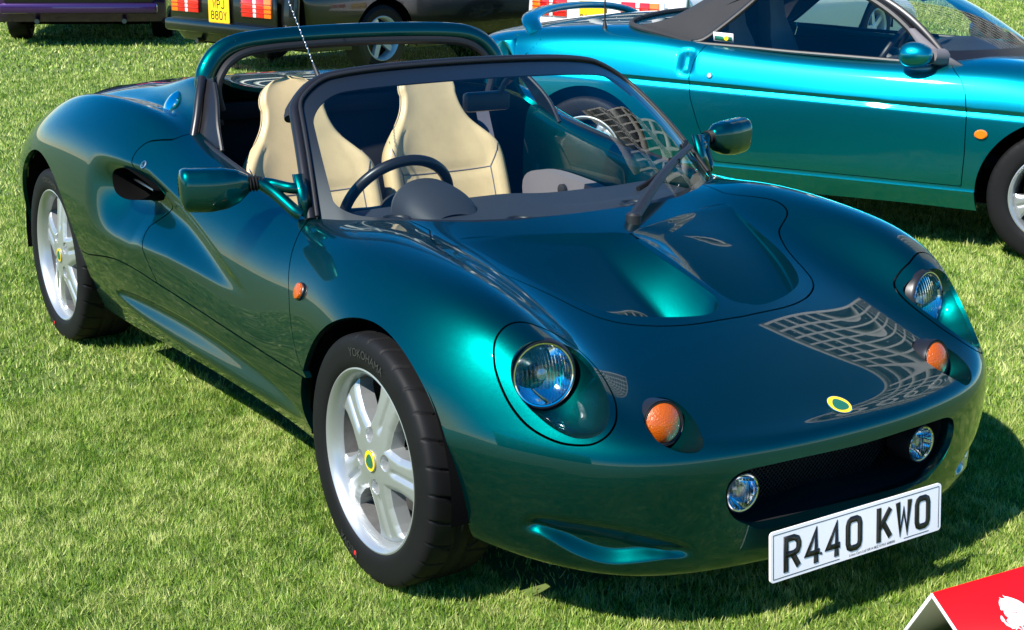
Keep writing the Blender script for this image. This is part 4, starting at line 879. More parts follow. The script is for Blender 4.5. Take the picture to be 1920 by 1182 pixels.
def wheel(name, loc, s, R, Rr, Wd, rot, parent, letters=False, steer=0.):
    SPK = SPK_FINE if letters else SPK_FAR
    t = bpy.data.objects.new(name, None); COL.objects.link(t); t.parent = parent; t.location = loc; t.rotation_euler = (0, 0, (0 if s > 0 else math.pi)+steer); k = Rr/.2
    V, F = tyre_mesh(R, Rr, Wd, 800, 30, 60) if letters else tyre_mesh(R, Rr, Wd, 260, 26, 36); mesh_obj('tyre', V, F, 'rubber', t); yo = Wd/2
    a = MB(); a.lathe([(Rr+.004, yo*.80), (Rr+.009, yo*.86), (Rr+.010, yo*.90), (Rr+.004, yo*.92), (Rr-.004, yo*.86), (Rr-.010, yo*.70), (Rr-.014, yo*.52)], (0, 0, 0), (0, 1, 0), 96); a.build('rim', 'alloy', t); a = MB(); a.lathe([(Rr-.014, yo*.53), (Rr-.018, 0), (Rr-.022, -yo*.6), (Rr+.004, -yo*.86)], (0, 0, 0), (0, 1, 0), 64); a.build('barrel', 'alloy_dusty', t)
    Vs = SPK[0]*[k, 1, k]+[0, yo*.62, 0]; c, s_ = math.cos(rot), math.sin(rot); Vs = np.stack([c*Vs[:, 0]-s_*Vs[:, 2], Vs[:, 1], s_*Vs[:, 0]+c*Vs[:, 2]], 1); Nn = SPK[1]; Nn = np.stack([c*Nn[:, 0]-s_*Nn[:, 2], Nn[:, 1], s_*Nn[:, 0]+c*Nn[:, 2]], 1)
    mesh_obj('spokes', Vs, SPK[2], 'alloy', t, normals=Nn)
    a = MB(); a.lathe([(.145, -yo*.35), (.145, -yo*.25), (.06, -yo*.25)], (0, 0, 0), (0, 1, 0), 64); a.build('brake_disc', 'disc', t)
    a = MB(); a.box((.115, -yo*.3, .02), (.07, .07, .15), bev=.012); a.build('caliper', 'black_plastic', t)
    a = MB(); a.lathe([(Rr-.03, -yo*.9), (.03, -yo*.9)], (0, 0, 0), (0, 1, 0), 48); a.build('hub_back', 'dark_cavity', t)
    badge(np.array([0, yo*.62+.0215, 0]), np.array([0, 1., 0]), (0, 0, 1), .0235, t, 'centre_cap')
    a = MB(); a.tube(np.array([(.0, yo*.45, Rr-.045), (.0, yo*.72, Rr-.042)])@np.array([[math.cos(1.1), 0, math.sin(1.1)], [0, 1, 0], [-math.sin(1.1), 0, math.cos(1.1)]]), .004, 8); a.build('valve', 'black_plastic', t)
    if letters:
        ys = yo*1.008; h = R-Rr
        curved_text('YOKOHAMA', .028, Rr+h*.52, .06, ys+.0012, t, 'tyre_letter')
        curved_text('NEOVA', .026, Rr+h*.5, math.pi+.35, ys+.0012, t, 'tyre_letter')
        a = MB(); an = math.pi+.22; a.prism(egg(.008, .012, 12), ys, ys+.0014, np.array([[1, 0, 0], [0, 0, 1], [0, 1, 0]]), (-(Rr+h*.5)*math.sin(an), 0, (Rr+h*.5)*math.cos(an))); a.build('sidewall_mark', 'red_mark', t)
    return t
for s in (1, -1):
    wheel('front_wheel', (0, s*.720, .290), s, .2925, .2075, .190, math.radians(20), roadster, s > 0, math.radians(-.4))
    wheel('rear_wheel', (2.30, s*.724, .303), s, .3055, .2245, .207, math.radians(0), roadster, s > 0)
# ---------------------------------------------------------------- teal soft-top roadster parked behind
HD = math.radians(-150.5); RH = np.array([3.15, -2.12, 0]); _ax = np.array([math.cos(HD), math.sin(HD), 0]); _n = np.array([-_ax[1], _ax[0], 0])
if _n@(CAM-RH) < 0: _n = -_n
ELC = RH-_n*.79; NEAR = -1 if np.cross([0, 0, 1], _ax)@_n < 0 else 1     # which local y faces the green car
elan = thing('soft_top_car', 'bright teal soft-top roadster with black fabric hood parked behind the green car', 'car', tuple(ELC), (0, 0, HD))
RW = []
def erow(x, ys, zs): RW.append([(x[i] if hasattr(x, '__len__') else x, y, z) for i, (y, z) in enumerate(zip(ys, zs))])
_t = [0, .25, .45, .57, .65, .71, .745, .77, .78, .775, .765, .75, .72]
_tx = np.array([0, .005, .02, .045, .075, .115, .16, .21, .25, .28, .30, .31, .32])
for z, dx in ((.22, .06), (.30, .0), (.50, -.02), (.66, -.01), (.78, -.035), (.845, .01)): erow(-.74+dx+_tx, _t, [z+(0 if z < .7 else -.02*(i/12)**2) for i in range(13)])
erow(list(-.60+_tx*.9), [0, .25, .45, .58, .66, .72, .76, .785, .795, .79, .78, .765, .735], [.885, .884, .880, .872, .862, .845, .81, .74, .66, .55, .44, .33, .22])
erow(-.32, [0, .25, .45, .60, .69, .75, .79, .815, .83, .83, .82, .80, .76], [.925, .923, .917, .908, .895, .868, .82, .74, .66, .56, .44, .33, .22])
erow(0., [0, .25, .45, .61, .705, .77, .81, .835, .848, .848, .84, .82, .77], [.945, .943, .937, .928, .912, .88, .825, .745, .665, .56, .44, .32, .21])
erow(.30, [0, .25, .45, .61, .71, .78, .82, .845, .858, .857, .848, .83, .78], [.95, .948, .942, .930, .912, .878, .82, .74, .66, .55, .43, .31, .205])
erow(.60, [0, .25, .45, .60, .70, .775, .82, .848, .860, .858, .848, .83, .78], [.95, .945, .93, .905, .885, .858, .808, .73, .65, .54, .43, .315, .205])
erow(.95, [0, .25, .45, .59, .69, .77, .82, .848, .860, .856, .846, .83, .78], [.95, .94, .91, .87, .853, .838, .795, .72, .645, .53, .42, .315, .205])
erow(1.30, [0, .25, .45, .58, .68, .765, .815, .845, .857, .853, .845, .83, .78], [.93, .92, .89, .85, .838, .824, .785, .71, .64, .53, .42, .315, .205])
erow(1.60, [0, .25, .45, .58, .68, .76, .81, .84, .854, .852, .844, .83, .78], [.90, .895, .875, .85, .838, .822, .782, .71, .635, .53, .42, .31, .205])
erow(1.85, [0, .25, .45, .58, .68, .755, .805, .838, .852, .852, .845, .83, .78], [.862, .864, .864, .860, .850, .826, .785, .715, .635, .53, .42, .31, .20])
erow(2.10, [0, .25, .45, .58, .68, .75, .80, .835, .85, .852, .846, .83, .78], [.825, .832, .842, .848, .842, .818, .775, .71, .63, .53, .42, .31, .20])
erow(2.40, [0, .25, .45, .58, .67, .735, .785, .82, .838, .842, .838, .82, .77], [.765, .775, .79, .798, .792, .765, .722, .665, .60, .52, .42, .31, .21])
erow([2.74, 2.735, 2.715, 2.69, 2.66, 2.63, 2.60, 2.58, 2.57, 2.57, 2.57, 2.57, 2.57], [0, .25, .45, .57, .65, .71, .755, .785, .80, .805, .80, .79, .75], [.66, .665, .675, .675, .665, .645, .61, .57, .53, .48, .41, .32, .23])
erow(list(2.98-_tx*1.0), _t, [.53, .53, .53, .525, .52, .51, .495, .475, .46, .44, .40, .33, .25])
erow(list(3.04-_tx*1.1), _t, [.40]*13); erow(list(3.0-_tx*1.1), _t, [.24]*13)
_en = np.array(RW); _en = np.concatenate([mirror_y(_en[:, :0:-1]), _en], 1); ES = BSurf(_en, 2); EC = 12
# rows run tail to nose with +y to the left, so flip the sheet to face outwards
def egrid(u0, u1, nu, v0, v1, nv, groove=True):
    u, v = np.meshgrid(np.linspace(u0, u1, nu), np.linspace(v0, v1, nv), indexing='ij'); P = ES.ev(u.ravel(), v.ravel()); N = ES.normal(u.ravel(), v.ravel())
    if groove:
        zg = .708-.030*P[:, 0]; s = (np.abs(P[:, 1]) > .6) & (P[:, 0] > -.7); d = P[:, 2]-zg
        dep = .010*np.where(d > 0, 1-sstep(0, .007, d), 1-sstep(0, .035, -d)*1.0)*s; dep = np.where(d > 0, .010*(1-sstep(.0, .006, d)), .010*(1-sstep(.004, .03, -d)))*s
        P = P-N*dep[:, None]
        # hollow behind the door top
        k = np.exp(-((P[:, 0]-.52)/.028)**4-((P[:, 2]-.790)/.05)**4)*s; P = P-N*(.022*k)[:, None]
    G3 = P.reshape(nu, nv, 3); N = nrm(np.cross(np.gradient(G3, axis=0).reshape(-1, 3), np.gradient(G3, axis=1).reshape(-1, 3)))
    return P, N, quads2tris(grid_faces(nu, nv))
EA_R = (0, .293, .352); EA_F = (2.25, .293, .345)
E_CK = np.array([(2.03, 0), (2.0, .25), (1.93, .45), (1.83, .60), (1.735, .685), (1.55, .70), (1.2, .712), (.9, .722), (.62, .728), (.5, .728), (.36, .70), (.26, .60), (.20, .3), (.20, 0)])
E_CK = np.concatenate([E_CK, (E_CK*[1, -1])[::-1][1:-1]])
def e_dr(P): return P[:, 0]-np.interp(P[:, 2], [.28, .36, .5, .62, .72, .80, .86, .92], [.705, .665, .60, .56, .545, .56, .59, .63])     # rear edge of door
def e_df(P): return np.interp(P[:, 2], [.28, .45, .62, .72, .78, .83, .87], [1.845, 1.850, 1.845, 1.83, 1.80, 1.745, 1.70])-P[:, 0]
P, N, F = egrid(0, len(RW)-1, 330, 0, 2*EC, 300); SP = sym(P)
cock = np.where(P[:, 2] > .6, sdist(XY(P), E_CK), 1.); arch = np.minimum(f_arch(P, EA_R), f_arch(P, EA_F)); side = SP[:, 1] > .6
door_g = np.where(side & (P[:, 2] > .2), np.minimum(np.minimum(e_dr(P), e_df(P)), P[:, 2]-.318+.012*(P[:, 0]-1.2)), -1.)
bt = (P[:, 0]-(-.285+.16*np.clip((SP[:, 1]-.3)/.5, 0, 1)**2*0)); boot = np.where(P[:, 2] > .62, np.abs(P[:, 0]-(-.50+.23*sstep(.60, .90, P[:, 2]))), 1.)
T_ = 'paint_teal'
sill_g = P[:, 2]-.300+.012*(P[:, 0]-1.2)
low = np.where(side & (P[:, 0] > .3) & (P[:, 0] < 2.), sill_g, 1.)
cut_panel('body_shell', P, N, F, [arch, cock, -door_g-.003, np.where(P[:, 2] > .55, boot-.0025, 1.), low], T_, elan, .015)
for s in (1, -1):
    ys = s*P[:, 1]
    cut_panel('door', P, N, F, [door_g-.001, cock, ys], T_, elan, .018)
    cut_panel('sill_cover', P+np.array([0, s*.012, 0]), N, F, [-low-.004, arch, ys, np.where((P[:, 0] > .30) & (P[:, 0] < 1.99), 1., -1.)], T_, elan, .02)
# screen glass, pillars, header
def e_ws(t, s):
    a = np.abs(t); B = np.stack([2.02-.30*a**2.0, t*.70, .830+.018*a], -1); T2 = np.stack([1.32-.06*a**2, t*.585, 1.175-.02*a**2], -1)
    return B*(1-s)[:, None]+T2*s[:, None]+np.stack([.02*np.sin(np.pi*s), 0*s, .03*np.sin(np.pi*s)], -1)
t2, s2 = np.meshgrid(np.linspace(-1, 1, 41), np.linspace(0, 1, 21), indexing='ij'); V = e_ws(t2.ravel(), s2.ravel()); ws2 = mesh_obj('windscreen', V, grid_faces(41, 21), 'window_glass', elan)
for s in (1, -1):
    k = np.linspace(0, 1, 20); a = MB(); a.tube(e_ws(np.full(20, s*1.01), k), .022, 10, sx=.7); a.build('screen_pillar', 'black_trim', elan)
    a = MB(); q = e_ws(np.full(20, s*1.03), k)-[.04, 0, .0]; a.tube(q, .016, 8); a.build('pillar_seal', 'black_plastic', elan)
a = MB(); q = e_ws(np.linspace(-1, 1, 40), np.zeros(40)); V = np.concatenate([q+[.015, 0, .004], e_ws(np.linspace(-1, 1, 40), np.full(40, .09))+[.004, 0, .006]]); i = np.arange(39); a.add(V, np.stack([i, i+1, i+41, i+40], 1)); a.build('screen_border', 'black_trim', ws2)
a = MB(); a.tube(e_ws(np.linspace(-1, 1, 30), np.ones(30)), .022, 10); a.build('header_rail', 'black_trim', elan)
# fabric hood, header to rear deck
hk = np.linspace(-1, 1, 41); ss = np.linspace(0, 1, 26); V = []
for k in ss:
    x = 1.30-1.12*k; zt = 1.185+.03*np.sin(np.pi*min(k*1.15, 1))-.245*np.clip((k-.45)/.55, 0, 1)**1.35
    w = .605+.05*k+.03*np.sin(np.pi*k)
    for t in hk:
        a_ = abs(t); zb = zt-.035*a_**2-(.03+.09*k)*a_**6
        V.append((x-.02*a_**2*k+.22*k**4*a_**3, t*w, zb))
V = np.array(V); hood = mesh_obj('fabric_hood', V, grid_faces(26, 41), 'hood_fabric', elan)
def quarter(s):                            # the triangular side of the hood
    a = MB(); A = catmull([(.84, .648, 1.135), (.77, .672, 1.06), (.67, .70, .97), (.57, .728, .89), (.51, .735, .872)], 16); B = catmull([(.72, .60, 1.13), (.56, .625, 1.06), (.40, .655, .99), (.24, .675, .945), (.13, .65, .938)], 16); C_ = catmull([(.80, .60, 1.13), (.72, .655, 1.02), (.60, .70, .93), (.44, .715, .905), (.30, .64, .925)], 16)
    V = np.concatenate([A*[1, s, 1], (A*.5+B*.5+[0, .012, .0])*[1, s, 1], B*[1, s, 1]]); a.add(V, grid_faces(3, 16)); a.build('hood_side', 'hood_fabric', hood)
    a = MB(); a.tube(A*[1, s, 1], .012, 8); a.build('hood_seal', 'black_plastic', hood)
for s in (1, -1): quarter(s)
a = MB(); a.tube(catmull([(.51, .738, .874), (.36, .73, .905), (.20, .69, .932), (.12, .55, .944), (.09, .3, .953), (.08, 0, .957), (.09, -.3, .953), (.12, -.55, .944), (.20, -.69, .932), (.36, -.73, .905), (.51, -.738, .874)], 60), .014, 8); a.build('hood_hem', 'hood_fabric', hood)
# side windows
for s in (1, -1):
    top = catmull([(1.70, .69, .862), (1.56, .676, .965), (1.38, .64, 1.085), (1.26, .618, 1.150), (1.02, .632, 1.150), (.82, .648, 1.125)], 24); bot = catmull([(1.70, .70, .835), (1.5, .712, .842), (1.25, .722, .850), (1.0, .732, .858), (.78, .735, .868), (.535, .737, .876)], 24)
    V = np.concatenate([top, bot])*[1, s, 1]; i = np.arange(23); mesh_obj('side_window', V, np.stack([i, i+1, i+25, i+24], 1), 'window_glass', elan, False)
    a = MB(); a.tube((bot+[0, .006, -.004])*[1, s, 1], .010, 8); a.build('window_seal', 'black_plastic', elan)
    a = MB(); a.prism([(1.83, .815), (1.745, .80), (1.63, .86), (1.53, .985), (1.56, .985), (1.68, .89)], s*.70, s*.735, np.array([[1, 0, 0], [0, 0, 1], [0, 1, 0]])); a.build('corner_cover', 'trim_grey', elan, False)
    # mirror
    m_ = MB(); k = np.linspace(0, 1, 24); pr = np.sqrt(np.clip(1-(2*k-1)**2, 0, 1))**.8; c0 = np.array([1.60, .76, .880]); th = np.linspace(0, 2*np.pi, 28, endpoint=False); V = []
    for i in range(24):
        c = c0+np.array([-.075+.15*k[i], .045, 0]); V.append(c+np.stack([0*th, np.cos(th)*.070*pr[i]*(1-.2*k[i])+.03, np.sin(th)*.062*pr[i]*(1-.2*k[i])], 1))
    i, j = np.meshgrid(np.arange(23), np.arange(28), indexing='ij'); j2 = (j+1) % 28; m_.add(np.concatenate(V)*[1, s, 1], np.stack([i*28+j, i*28+j2, (i+1)*28+j2, (i+1)*28+j], -1).reshape(-1, 4)); mm = m_.build('door_mirror', T_, elan, sharp=60)
    a = MB(); a.tube(np.array([(1.66, .80, .875), (1.685, .755, .868), (1.69, .72, .862)])*[1, s, 1], [.034, .036, .042], 14); a.build('mirror_foot', 'trim_grey', mm)
    def onside(x, z, r, nm, matn, sx=1., th=.006):
        u, v = np.meshgrid(np.linspace(6, len(RW)-1, 160), np.linspace(EC+5, 2*EC, 80)); u = u.ravel(); v = v.ravel(); Q = ES.ev(u, v); i = np.argmin((Q[:, 0]-x)**2+(Q[:, 2]-z)**2); p = Q[i]*[1, s, 1]; nn = -ES.normal(u[i:i+1], v[i:i+1])[0]*[1, s, 1]; nn = nn*np.sign(nn[1]*s)
        b = MB(); b.lathe([(r, -.004), (r, th*.6), (r*.8, th), (.0005, th)], (0, 0, 0), (0, 0, 1), 24); R = frame(nn); b.V = [v_*[sx, 1, 1]@R+p for v_ in b.V]; return b.build(nm, matn, elan)
    onside(.655, .735, .014, 'door_lock', 'steel'); onside(1.925, .548, .021, 'side_repeater', 'orange_lens', 1.35, .012)
# window sticker
a = MB(); a.box((.80, NEAR*.7325, .905), (.10, .002, .042), frame((0, -1, .12)).T@np.eye(3)) if False else a.prism([(.62, .887), (.72, .882), (.715, .924), (.615, .929)], .732*NEAR, .735*NEAR, np.array([[1, 0, 0], [0, 0, 1], [0, 1, 0]])); st = a.build('window_sticker', 'white_lens', elan, False)
a = MB(); a.prism([(.625, .891), (.712, .887), (.710, .907), (.623, .911)], .7345*NEAR, .7362*NEAR, np.array([[1, 0, 0], [0, 0, 1], [0, 1, 0]])); a.build('sticker_band', 'badge_green', st, False)
a = MB(); a.lathe([(.011, 0), (.011, .001), (.0005, .001)], (.682, .7355*NEAR, .901), (0, NEAR, 0), 20); a.build('sticker_emblem', 'badge_yellow', st)
# cabin
a = MB(); a.box((1.15, 0, .40), (1.7, 1.35, .05)); a.box((.42, 0, .62), (.04, 1.3, .5)); a.box((1.15, 0, .50), (1.2, .2, .25), bev=.03)
for s in (1, -1): a.box((1.2, s*.72, .60), (1.25, .04, .42))
a.build('cabin_tub', 'carpet_black', elan, False)
yy = np.linspace(-.68, .68, 30); V = []
for y in yy:
    xb = 2.0-.30*(abs(y)/.70)**2
    for k in np.linspace(0, 1, 12): V.append((xb-(xb-1.42)*k, y, .825+.02*np.sin(k*np.pi)+.012*k+.02*np.exp(-((y+NEAR*.36)/.2)**2)*np.sin(k*3.1)))
V += [(1.40, y, .70) for y in yy]; V = np.array(V); i = np.arange(29); b0 = 360
ds = mesh_obj('dashboard', V, [grid_faces(30, 12), np.stack([i*12+11, (i+1)*12+11, b0+i+1, b0+i], 1)], 'dash_grey', elan)
for k in range(3): a = MB(); a.box((1.56, NEAR*(.30+.05*k), .868), (.035, .018, .012), bev=.004); a.build('dash_knob', 'black_plastic', ds)
for s in (1, -1):
    a = MB(); c = [(.98, 0.), (.93, .30), (.84, .52), (.80, .62)]
    V = []; prof = [(.78, .30, .20), (.72, .50, .24), (.64, .72, .235), (.60, .84, .20), (.575, .93, .135), (.56, 1.02, .125), (.555, 1.07, .105), (.555, 1.095, .05)]
    for x, z, w in prof:
        for t in np.linspace(-1, 1, 15): V.append((x+.03*abs(t)**3+.0, s*.34+w*t, z))
    for x, z, w in prof:
        for t in np.linspace(-1, 1, 15): V.append((x-.09*(1-.6*t*t), s*.34+w*t*.98, z))
    g = grid_faces(8, 15); e1 = np.arange(8)*15; e2 = e1+14; st_ = lambda e: np.stack([e[:-1], e[1:], e[1:]+120, e[:-1]+120], 1); e3 = np.arange(15)+105
    a.add(np.array(V), [g, g+120, st_(e1), st_(e2), st_(e3)]); a.box((1.0, s*.34, .45), (.50, .46, .16), bev=.05); a.build('seat', 'elan_seat', elan, sharp=60)
t = np.linspace(0, 2*np.pi, 40, endpoint=False); SA2 = nrm([-.88, 0, .47]); R2 = frame(SA2); a = MB(); a.tube(np.array([1.36, NEAR*.34, .80])+np.stack([np.cos(t), np.sin(t)], 1)@R2[:2]*.175, .015, 10, closed=True, upv=SA2); sw2 = a.build('steering_wheel', 'black_trim', elan)
a = MB(); a.lathe([(.0005, .02), (.07, .015), (.08, -.02), (.03, -.1)], (1.36, NEAR*.34, .80), SA2, 24); a.box((1.365, NEAR*.34, .80), (.02, .32, .05), R2.T@np.eye(3) if False else None); a.build('wheel_hub', 'black_plastic', sw2)
a = MB(); a.box((1.46, 0, 1.10), (.03, .22, .06), bev=.012); a.build('rear_view_mirror', 'black_plastic', elan)
# boot spoiler on end posts
path = catmull([(-.34, .70, .875), (-.40, .64, .915), (-.47, .50, .945), (-.52, .25, .960), (-.53, 0, .963), (-.52, -.25, .960), (-.47, -.50, .945), (-.40, -.64, .915), (-.34, -.70, .875)], 60)
a = MB(); a.tube(path, .020, 14, sx=2.4, upv=(0, 0, 1)); a.build('boot_spoiler', T_, elan)
# wing aerial
a = MB(); a.tube(np.array([(.03, NEAR*.69, .905), (.03, NEAR*.69, .935), (.03, NEAR*.69, .95)]), [.016, .010, .006], 10); a.tube(np.array([(.03, NEAR*.69, .94), (.02, NEAR*.69, 1.5)]), .0045, 8); a.build('aerial', 'black_plastic', elan)
# tail lamp strip and plate, underside, wheels
a = MB(); a.box((-.752, 0, .66), (.02, 1.1, .13), bev=.008); a.build('tail_lamp', 'red_lens', elan)
a = MB(); a.box((1.1, 0, .24), (3.2, 1.3, .06)); a.build('undertray', 'dark_cavity', elan, False)
for A in (EA_R, EA_F):
    for s in (1, -1):
        a = MB(); t = np.linspace(-.1, np.pi+.1, 30); V = []
        for y in (.82, .52): V += [(A[0]+(A[2]+.006)*np.cos(k), s*y, A[1]+(A[2]+.006)*np.sin(k)) for k in t]
        V += [(A[0]+.1*np.cos(k), s*.515, A[1]+.1*np.sin(k)) for k in t]; a.add(np.array(V), grid_faces(3, 30)); a.build('arch_liner', 'dark_cavity', elan)
        w = wheel('road_wheel', (A[0], s*.735, .293), s, .295, .1905, .205, math.radians(35), elan)
# ---------------------------------------------------------------- three wedge coupes parked across the lawn
CW = []
def crow(x, ys, zs): CW.append([(x[i] if hasattr(x, '__len__') else x, y, z) for i, (y, z) in enumerate(zip(ys, zs))])
_cy = [0, .35, .60, .74, .82, .87, .89, .885, .865, .83]; _cx = np.array([0, .004, .015, .03, .05, .08, .11, .13, .14, .15])
for z, dx in ((.26, .10), (.36, .03), (.50, 0), (.66, .01), (.76, .03)): crow(-1.12+dx+_cx, _cy, [z]*10)
crow(list(-1.02+_cx), _cy, [.83, .83, .825, .815, .80, .74, .66, .54, .42, .28])
crow(-.70, [0, .35, .60, .75, .84, .89, .91, .91, .89, .85], [.88, .88, .87, .85, .82, .75, .66, .53, .40, .25])
crow(-.30, [0, .32, .56, .74, .85, .905, .925, .925, .90, .86], [.95, .945, .93, .88, .835, .76, .66, .52, .38, .22])
crow(.10, [0, .30, .52, .70, .855, .91, .93, .93, .905, .86], [1.03, 1.025, 1.0, .90, .84, .76, .66, .52, .37, .21])
crow(.60, [0, .28, .48, .64, .85, .905, .925, .925, .90, .855], [1.12, 1.115, 1.09, .97, .835, .75, .65, .51, .36, .20])
crow(1.05, [0, .27, .46, .62, .845, .90, .92, .92, .895, .85], [1.155, 1.15, 1.12, .99, .82, .74, .64, .50, .35, .20])
crow(1.50, [0, .28, .47, .63, .84, .895, .915, .915, .89, .845], [1.13, 1.12, 1.09, .96, .80, .725, .63, .50, .35, .20])
crow(1.95, [0, .32, .52, .68, .83, .885, .905, .905, .88, .84], [.95, .945, .92, .85, .775, .71, .62, .49, .35, .20])
crow(2.30, [0, .36, .58, .72, .82, .87, .892, .895, .875, .83], [.78, .785, .785, .78, .755, .70, .61, .48, .35, .20])
crow(2.75, [0, .36, .58, .71, .80, .85, .875, .88, .86, .82], [.70, .70, .70, .70, .68, .64, .57, .46, .34, .20])
crow(list(3.20-_cx), _cy, [.60, .60, .60, .595, .58, .55, .50, .42, .33, .21]); crow(list(3.42-_cx*1.5), _cy, [.50, .50, .50, .495, .49, .47, .44, .39, .32, .22]); crow(list(3.50-_cx*1.6), _cy, [.36]*10); crow(list(3.42-_cx*1.6), _cy, [.24]*10)
_wn = np.array(CW); _wn = np.concatenate([mirror_y(_wn[:, :0:-1]), _wn], 1); WS = BSurf(_wn, 2)
WA_R = (0, .31, .37); WA_F = (2.45, .30, .36)
def coupe(name, label, paint, loc, heading, plate=None, platefn=None, lamps='bar', accent='paint_black', bumper=True):
    c = thing(name, label, 'car', loc, (0, 0, heading), 'coupes parked across the lawn')
    nu, nv = 150, 120; u, v = np.meshgrid(np.linspace(0, len(CW)-1, nu), np.linspace(0, 18, nv), indexing='ij'); u = u.ravel(); v = v.ravel(); P = WS.ev(u, v); N = WS.normal(u, v); F = quads2tris(grid_faces(nu, nv)); SP = sym(P)
    arch = np.minimum(f_arch(P, WA_R), f_arch(P, WA_F)); gl = np.abs(v-9)
    side_win = np.minimum(np.minimum(P[:, 0]-.05, 1.95-P[:, 0]), np.minimum(P[:, 2]-.865+.02*P[:, 0], 1.06-.0*P[:, 0]-P[:, 2])); side_win = np.where(SP[:, 1] > .5, side_win, -1)
    front_win = np.where(SP[:, 1] < .60, np.minimum(np.minimum(P[:, 0]-1.58, 2.22-P[:, 0]), .58-SP[:, 1]), -1.); rear_win = np.where(SP[:, 1] < .5, np.minimum(np.minimum(.45-P[:, 0], P[:, 0]+.45), .48-SP[:, 1]), -1.)
    win = np.maximum(np.maximum(side_win, front_win), rear_win); dg = np.where((SP[:, 1] > .6) & (P[:, 2] > .3), np.minimum(np.abs(P[:, 0]-.62), np.abs(P[:, 0]-1.98)), 1.)
    cut_panel('body_shell', P, N, F, [arch, -win, np.where(P[:, 2] < .87, dg-.004, 1.)], paint, c, .02)
    cut_panel('glazing', P-N*.004, N, F, [win+.004], 'coupe_glass', c, .005)
    a = MB(); a.box((1.1, 0, .26), (3.6, 1.35, .10)); a.box((-.5, 0, .33), (.8, 1.2, .2)); a.box((1.0, 0, .55), (1.9, 1.3, .5)); a.build('underbody', 'dark_cavity', c, False)
    for s in (1, -1):
        a = MB(); a.tube(np.array([(-1.02, s*.45, .27), (-1.10, s*.45, .27)]), .026, 12); a.build('exhaust_tip', 'disc', c)
        a = MB(); a.tube(np.array([(.42, s*.90, .235), (2.05, s*.895, .235)]), .018, 8); a.build('sill_strip', paint, c)
        for A, W_ in ((WA_R, .235), (WA_F, .205)):
            w = bpy.data.objects.new('road_wheel', None); COL.objects.link(w); w.parent = c; w.location = (A[0], s*(.90-W_/2), .31); w.rotation_euler = (0, 0, 0 if s > 0 else math.pi); h_ = W_/2
            b = MB(); b.lathe([(.20, -h_*.9), (.27, -h_), (.30, -h_*.86), (.31, -h_*.6), (.31, h_*.6), (.30, h_*.86), (.27, h_), (.205, h_*.92)], (0, 0, 0), (0, 1, 0), 64); b.build('tyre', 'rubber', w)
            b = MB(); b.lathe([(.205, h_*.92), (.20, h_*.95), (.185, h_*.8), (.178, h_*.3), (.178, -h_*.8)], (0, 0, 0), (0, 1, 0), 64); b.build('rim', 'alloy_pale', w)
            b = MB()
            for k in range(5):
                an = k*2*np.pi/5+.3; d = np.array([math.sin(an), 0, math.cos(an)]); e = np.array([math.cos(an), 0, -math.sin(an)]); V = [d*.03+e*.03, d*.03-e*.03, d*.185-e*.026, d*.185+e*.026]; V = np.array([p+[0, h_*.6, 0] for p in V]+[p+[0, h_*.3, 0] for p in V]); b.add(V, np.array([[0, 1, 2, 3], [7, 6, 5, 4], [0, 4, 5, 1], [1, 5, 6, 2], [2, 6, 7, 3], [3, 7, 4, 0]]))
            b.lathe([(.055, h_*.3), (.055, h_*.62), (.03, h_*.7), (.0005, h_*.7)], (0, 0, 0), (0, 1, 0), 24); b.build('spokes', 'alloy_pale', w)
            b = MB(); b.lathe([(.178, h_*.0), (.0005, 0)], (0, 0, 0), (0, 1, 0), 32); b.build('brake', 'dark_cavity', w)
            b = MB(); t = np.linspace(0, np.pi, 24); V = []
            for y in (s*.885, s*.55): V += [(A[0]+(A[2]+.005)*np.cos(k), y, A[1]+(A[2]+.005)*np.sin(k)) for k in t]
            b.add(np.array(V), grid_faces(2, 24)); b.build('arch_liner', 'dark_cavity', c)
        a = MB(); a.box((1.72, s*.96, .88), (.10, .13, .09), bev=.03); a.build('door_mirror', accent, c)
        a = MB(); a.box((.35, s*.912, .72), (.16, .03, .08), bev=.006); a.build('side_vent', 'black_plastic', c)
    # rear panel, lamp clusters, bumper
    a = MB(); a.box((-1.135, 0, .585), (.03, 1.52, .25), bev=.01); rp = a.build('rear_panel', accent, c)
    for s in (1, -1):
        y0 = .31*s; seg = [('red_lens', .31, .47), ('white_lens', .47, .515), ('red_lens', .515, .62), ('orange_lens', .62, .72)]
        for m_, ya, yb in seg: a = MB(); a.box((-1.155, s*(ya+yb)/2, .615), (.03, yb-ya-.003, .165), bev=.005); a.build('lamp_segment', m_, rp)
        for zz in (.575, .612, .65): a = MB(); a.box((-1.1715, s*.515, zz), (.006, .41, .006)); a.build('lamp_rib', 'red_lens', rp)
    if bumper: a = MB(); a.box((-1.15, 0, .41), (.10, 1.62, .11), bev=.03); a.build('bumper', accent if bumper is True else bumper, c)
    if plate: number_plate(c, plate, np.array([-1.175, 0, .575]), [(0, -1, 0), (0, 0, 1), (-1, 0, 0)], .30, .225, 'plate_yellow', .079, .048, .0105, .012, .03, pitch=.098)
    return c
mat('coupe_glass', (.01, .012, .014), .03, 0, 0); mat('alloy_pale', (.62, .62, .60), .4, .4)
_h = math.radians(-75.0); _f = np.array([math.cos(_h), math.sin(_h)]); _rt = np.array([math.sin(_h), -math.cos(_h)])
_hub = np.array([9.30, -4.28])
b = _hub-_rt*.88; coupe('black_coupe', 'black wedge coupe with yellow plate WPJ 880Y and white five-spoke wheels', 'paint_black', (b[0], b[1], 0), _h, ['WPJ', '880Y'])
b = np.array([7.95, -5.70])+_f*1.15; coupe('white_coupe', 'white wedge coupe with yellow plate seen past the teal car', 'paint_white', (b[0], b[1], 0), _h, ['', '370VX'], accent='paint_white')
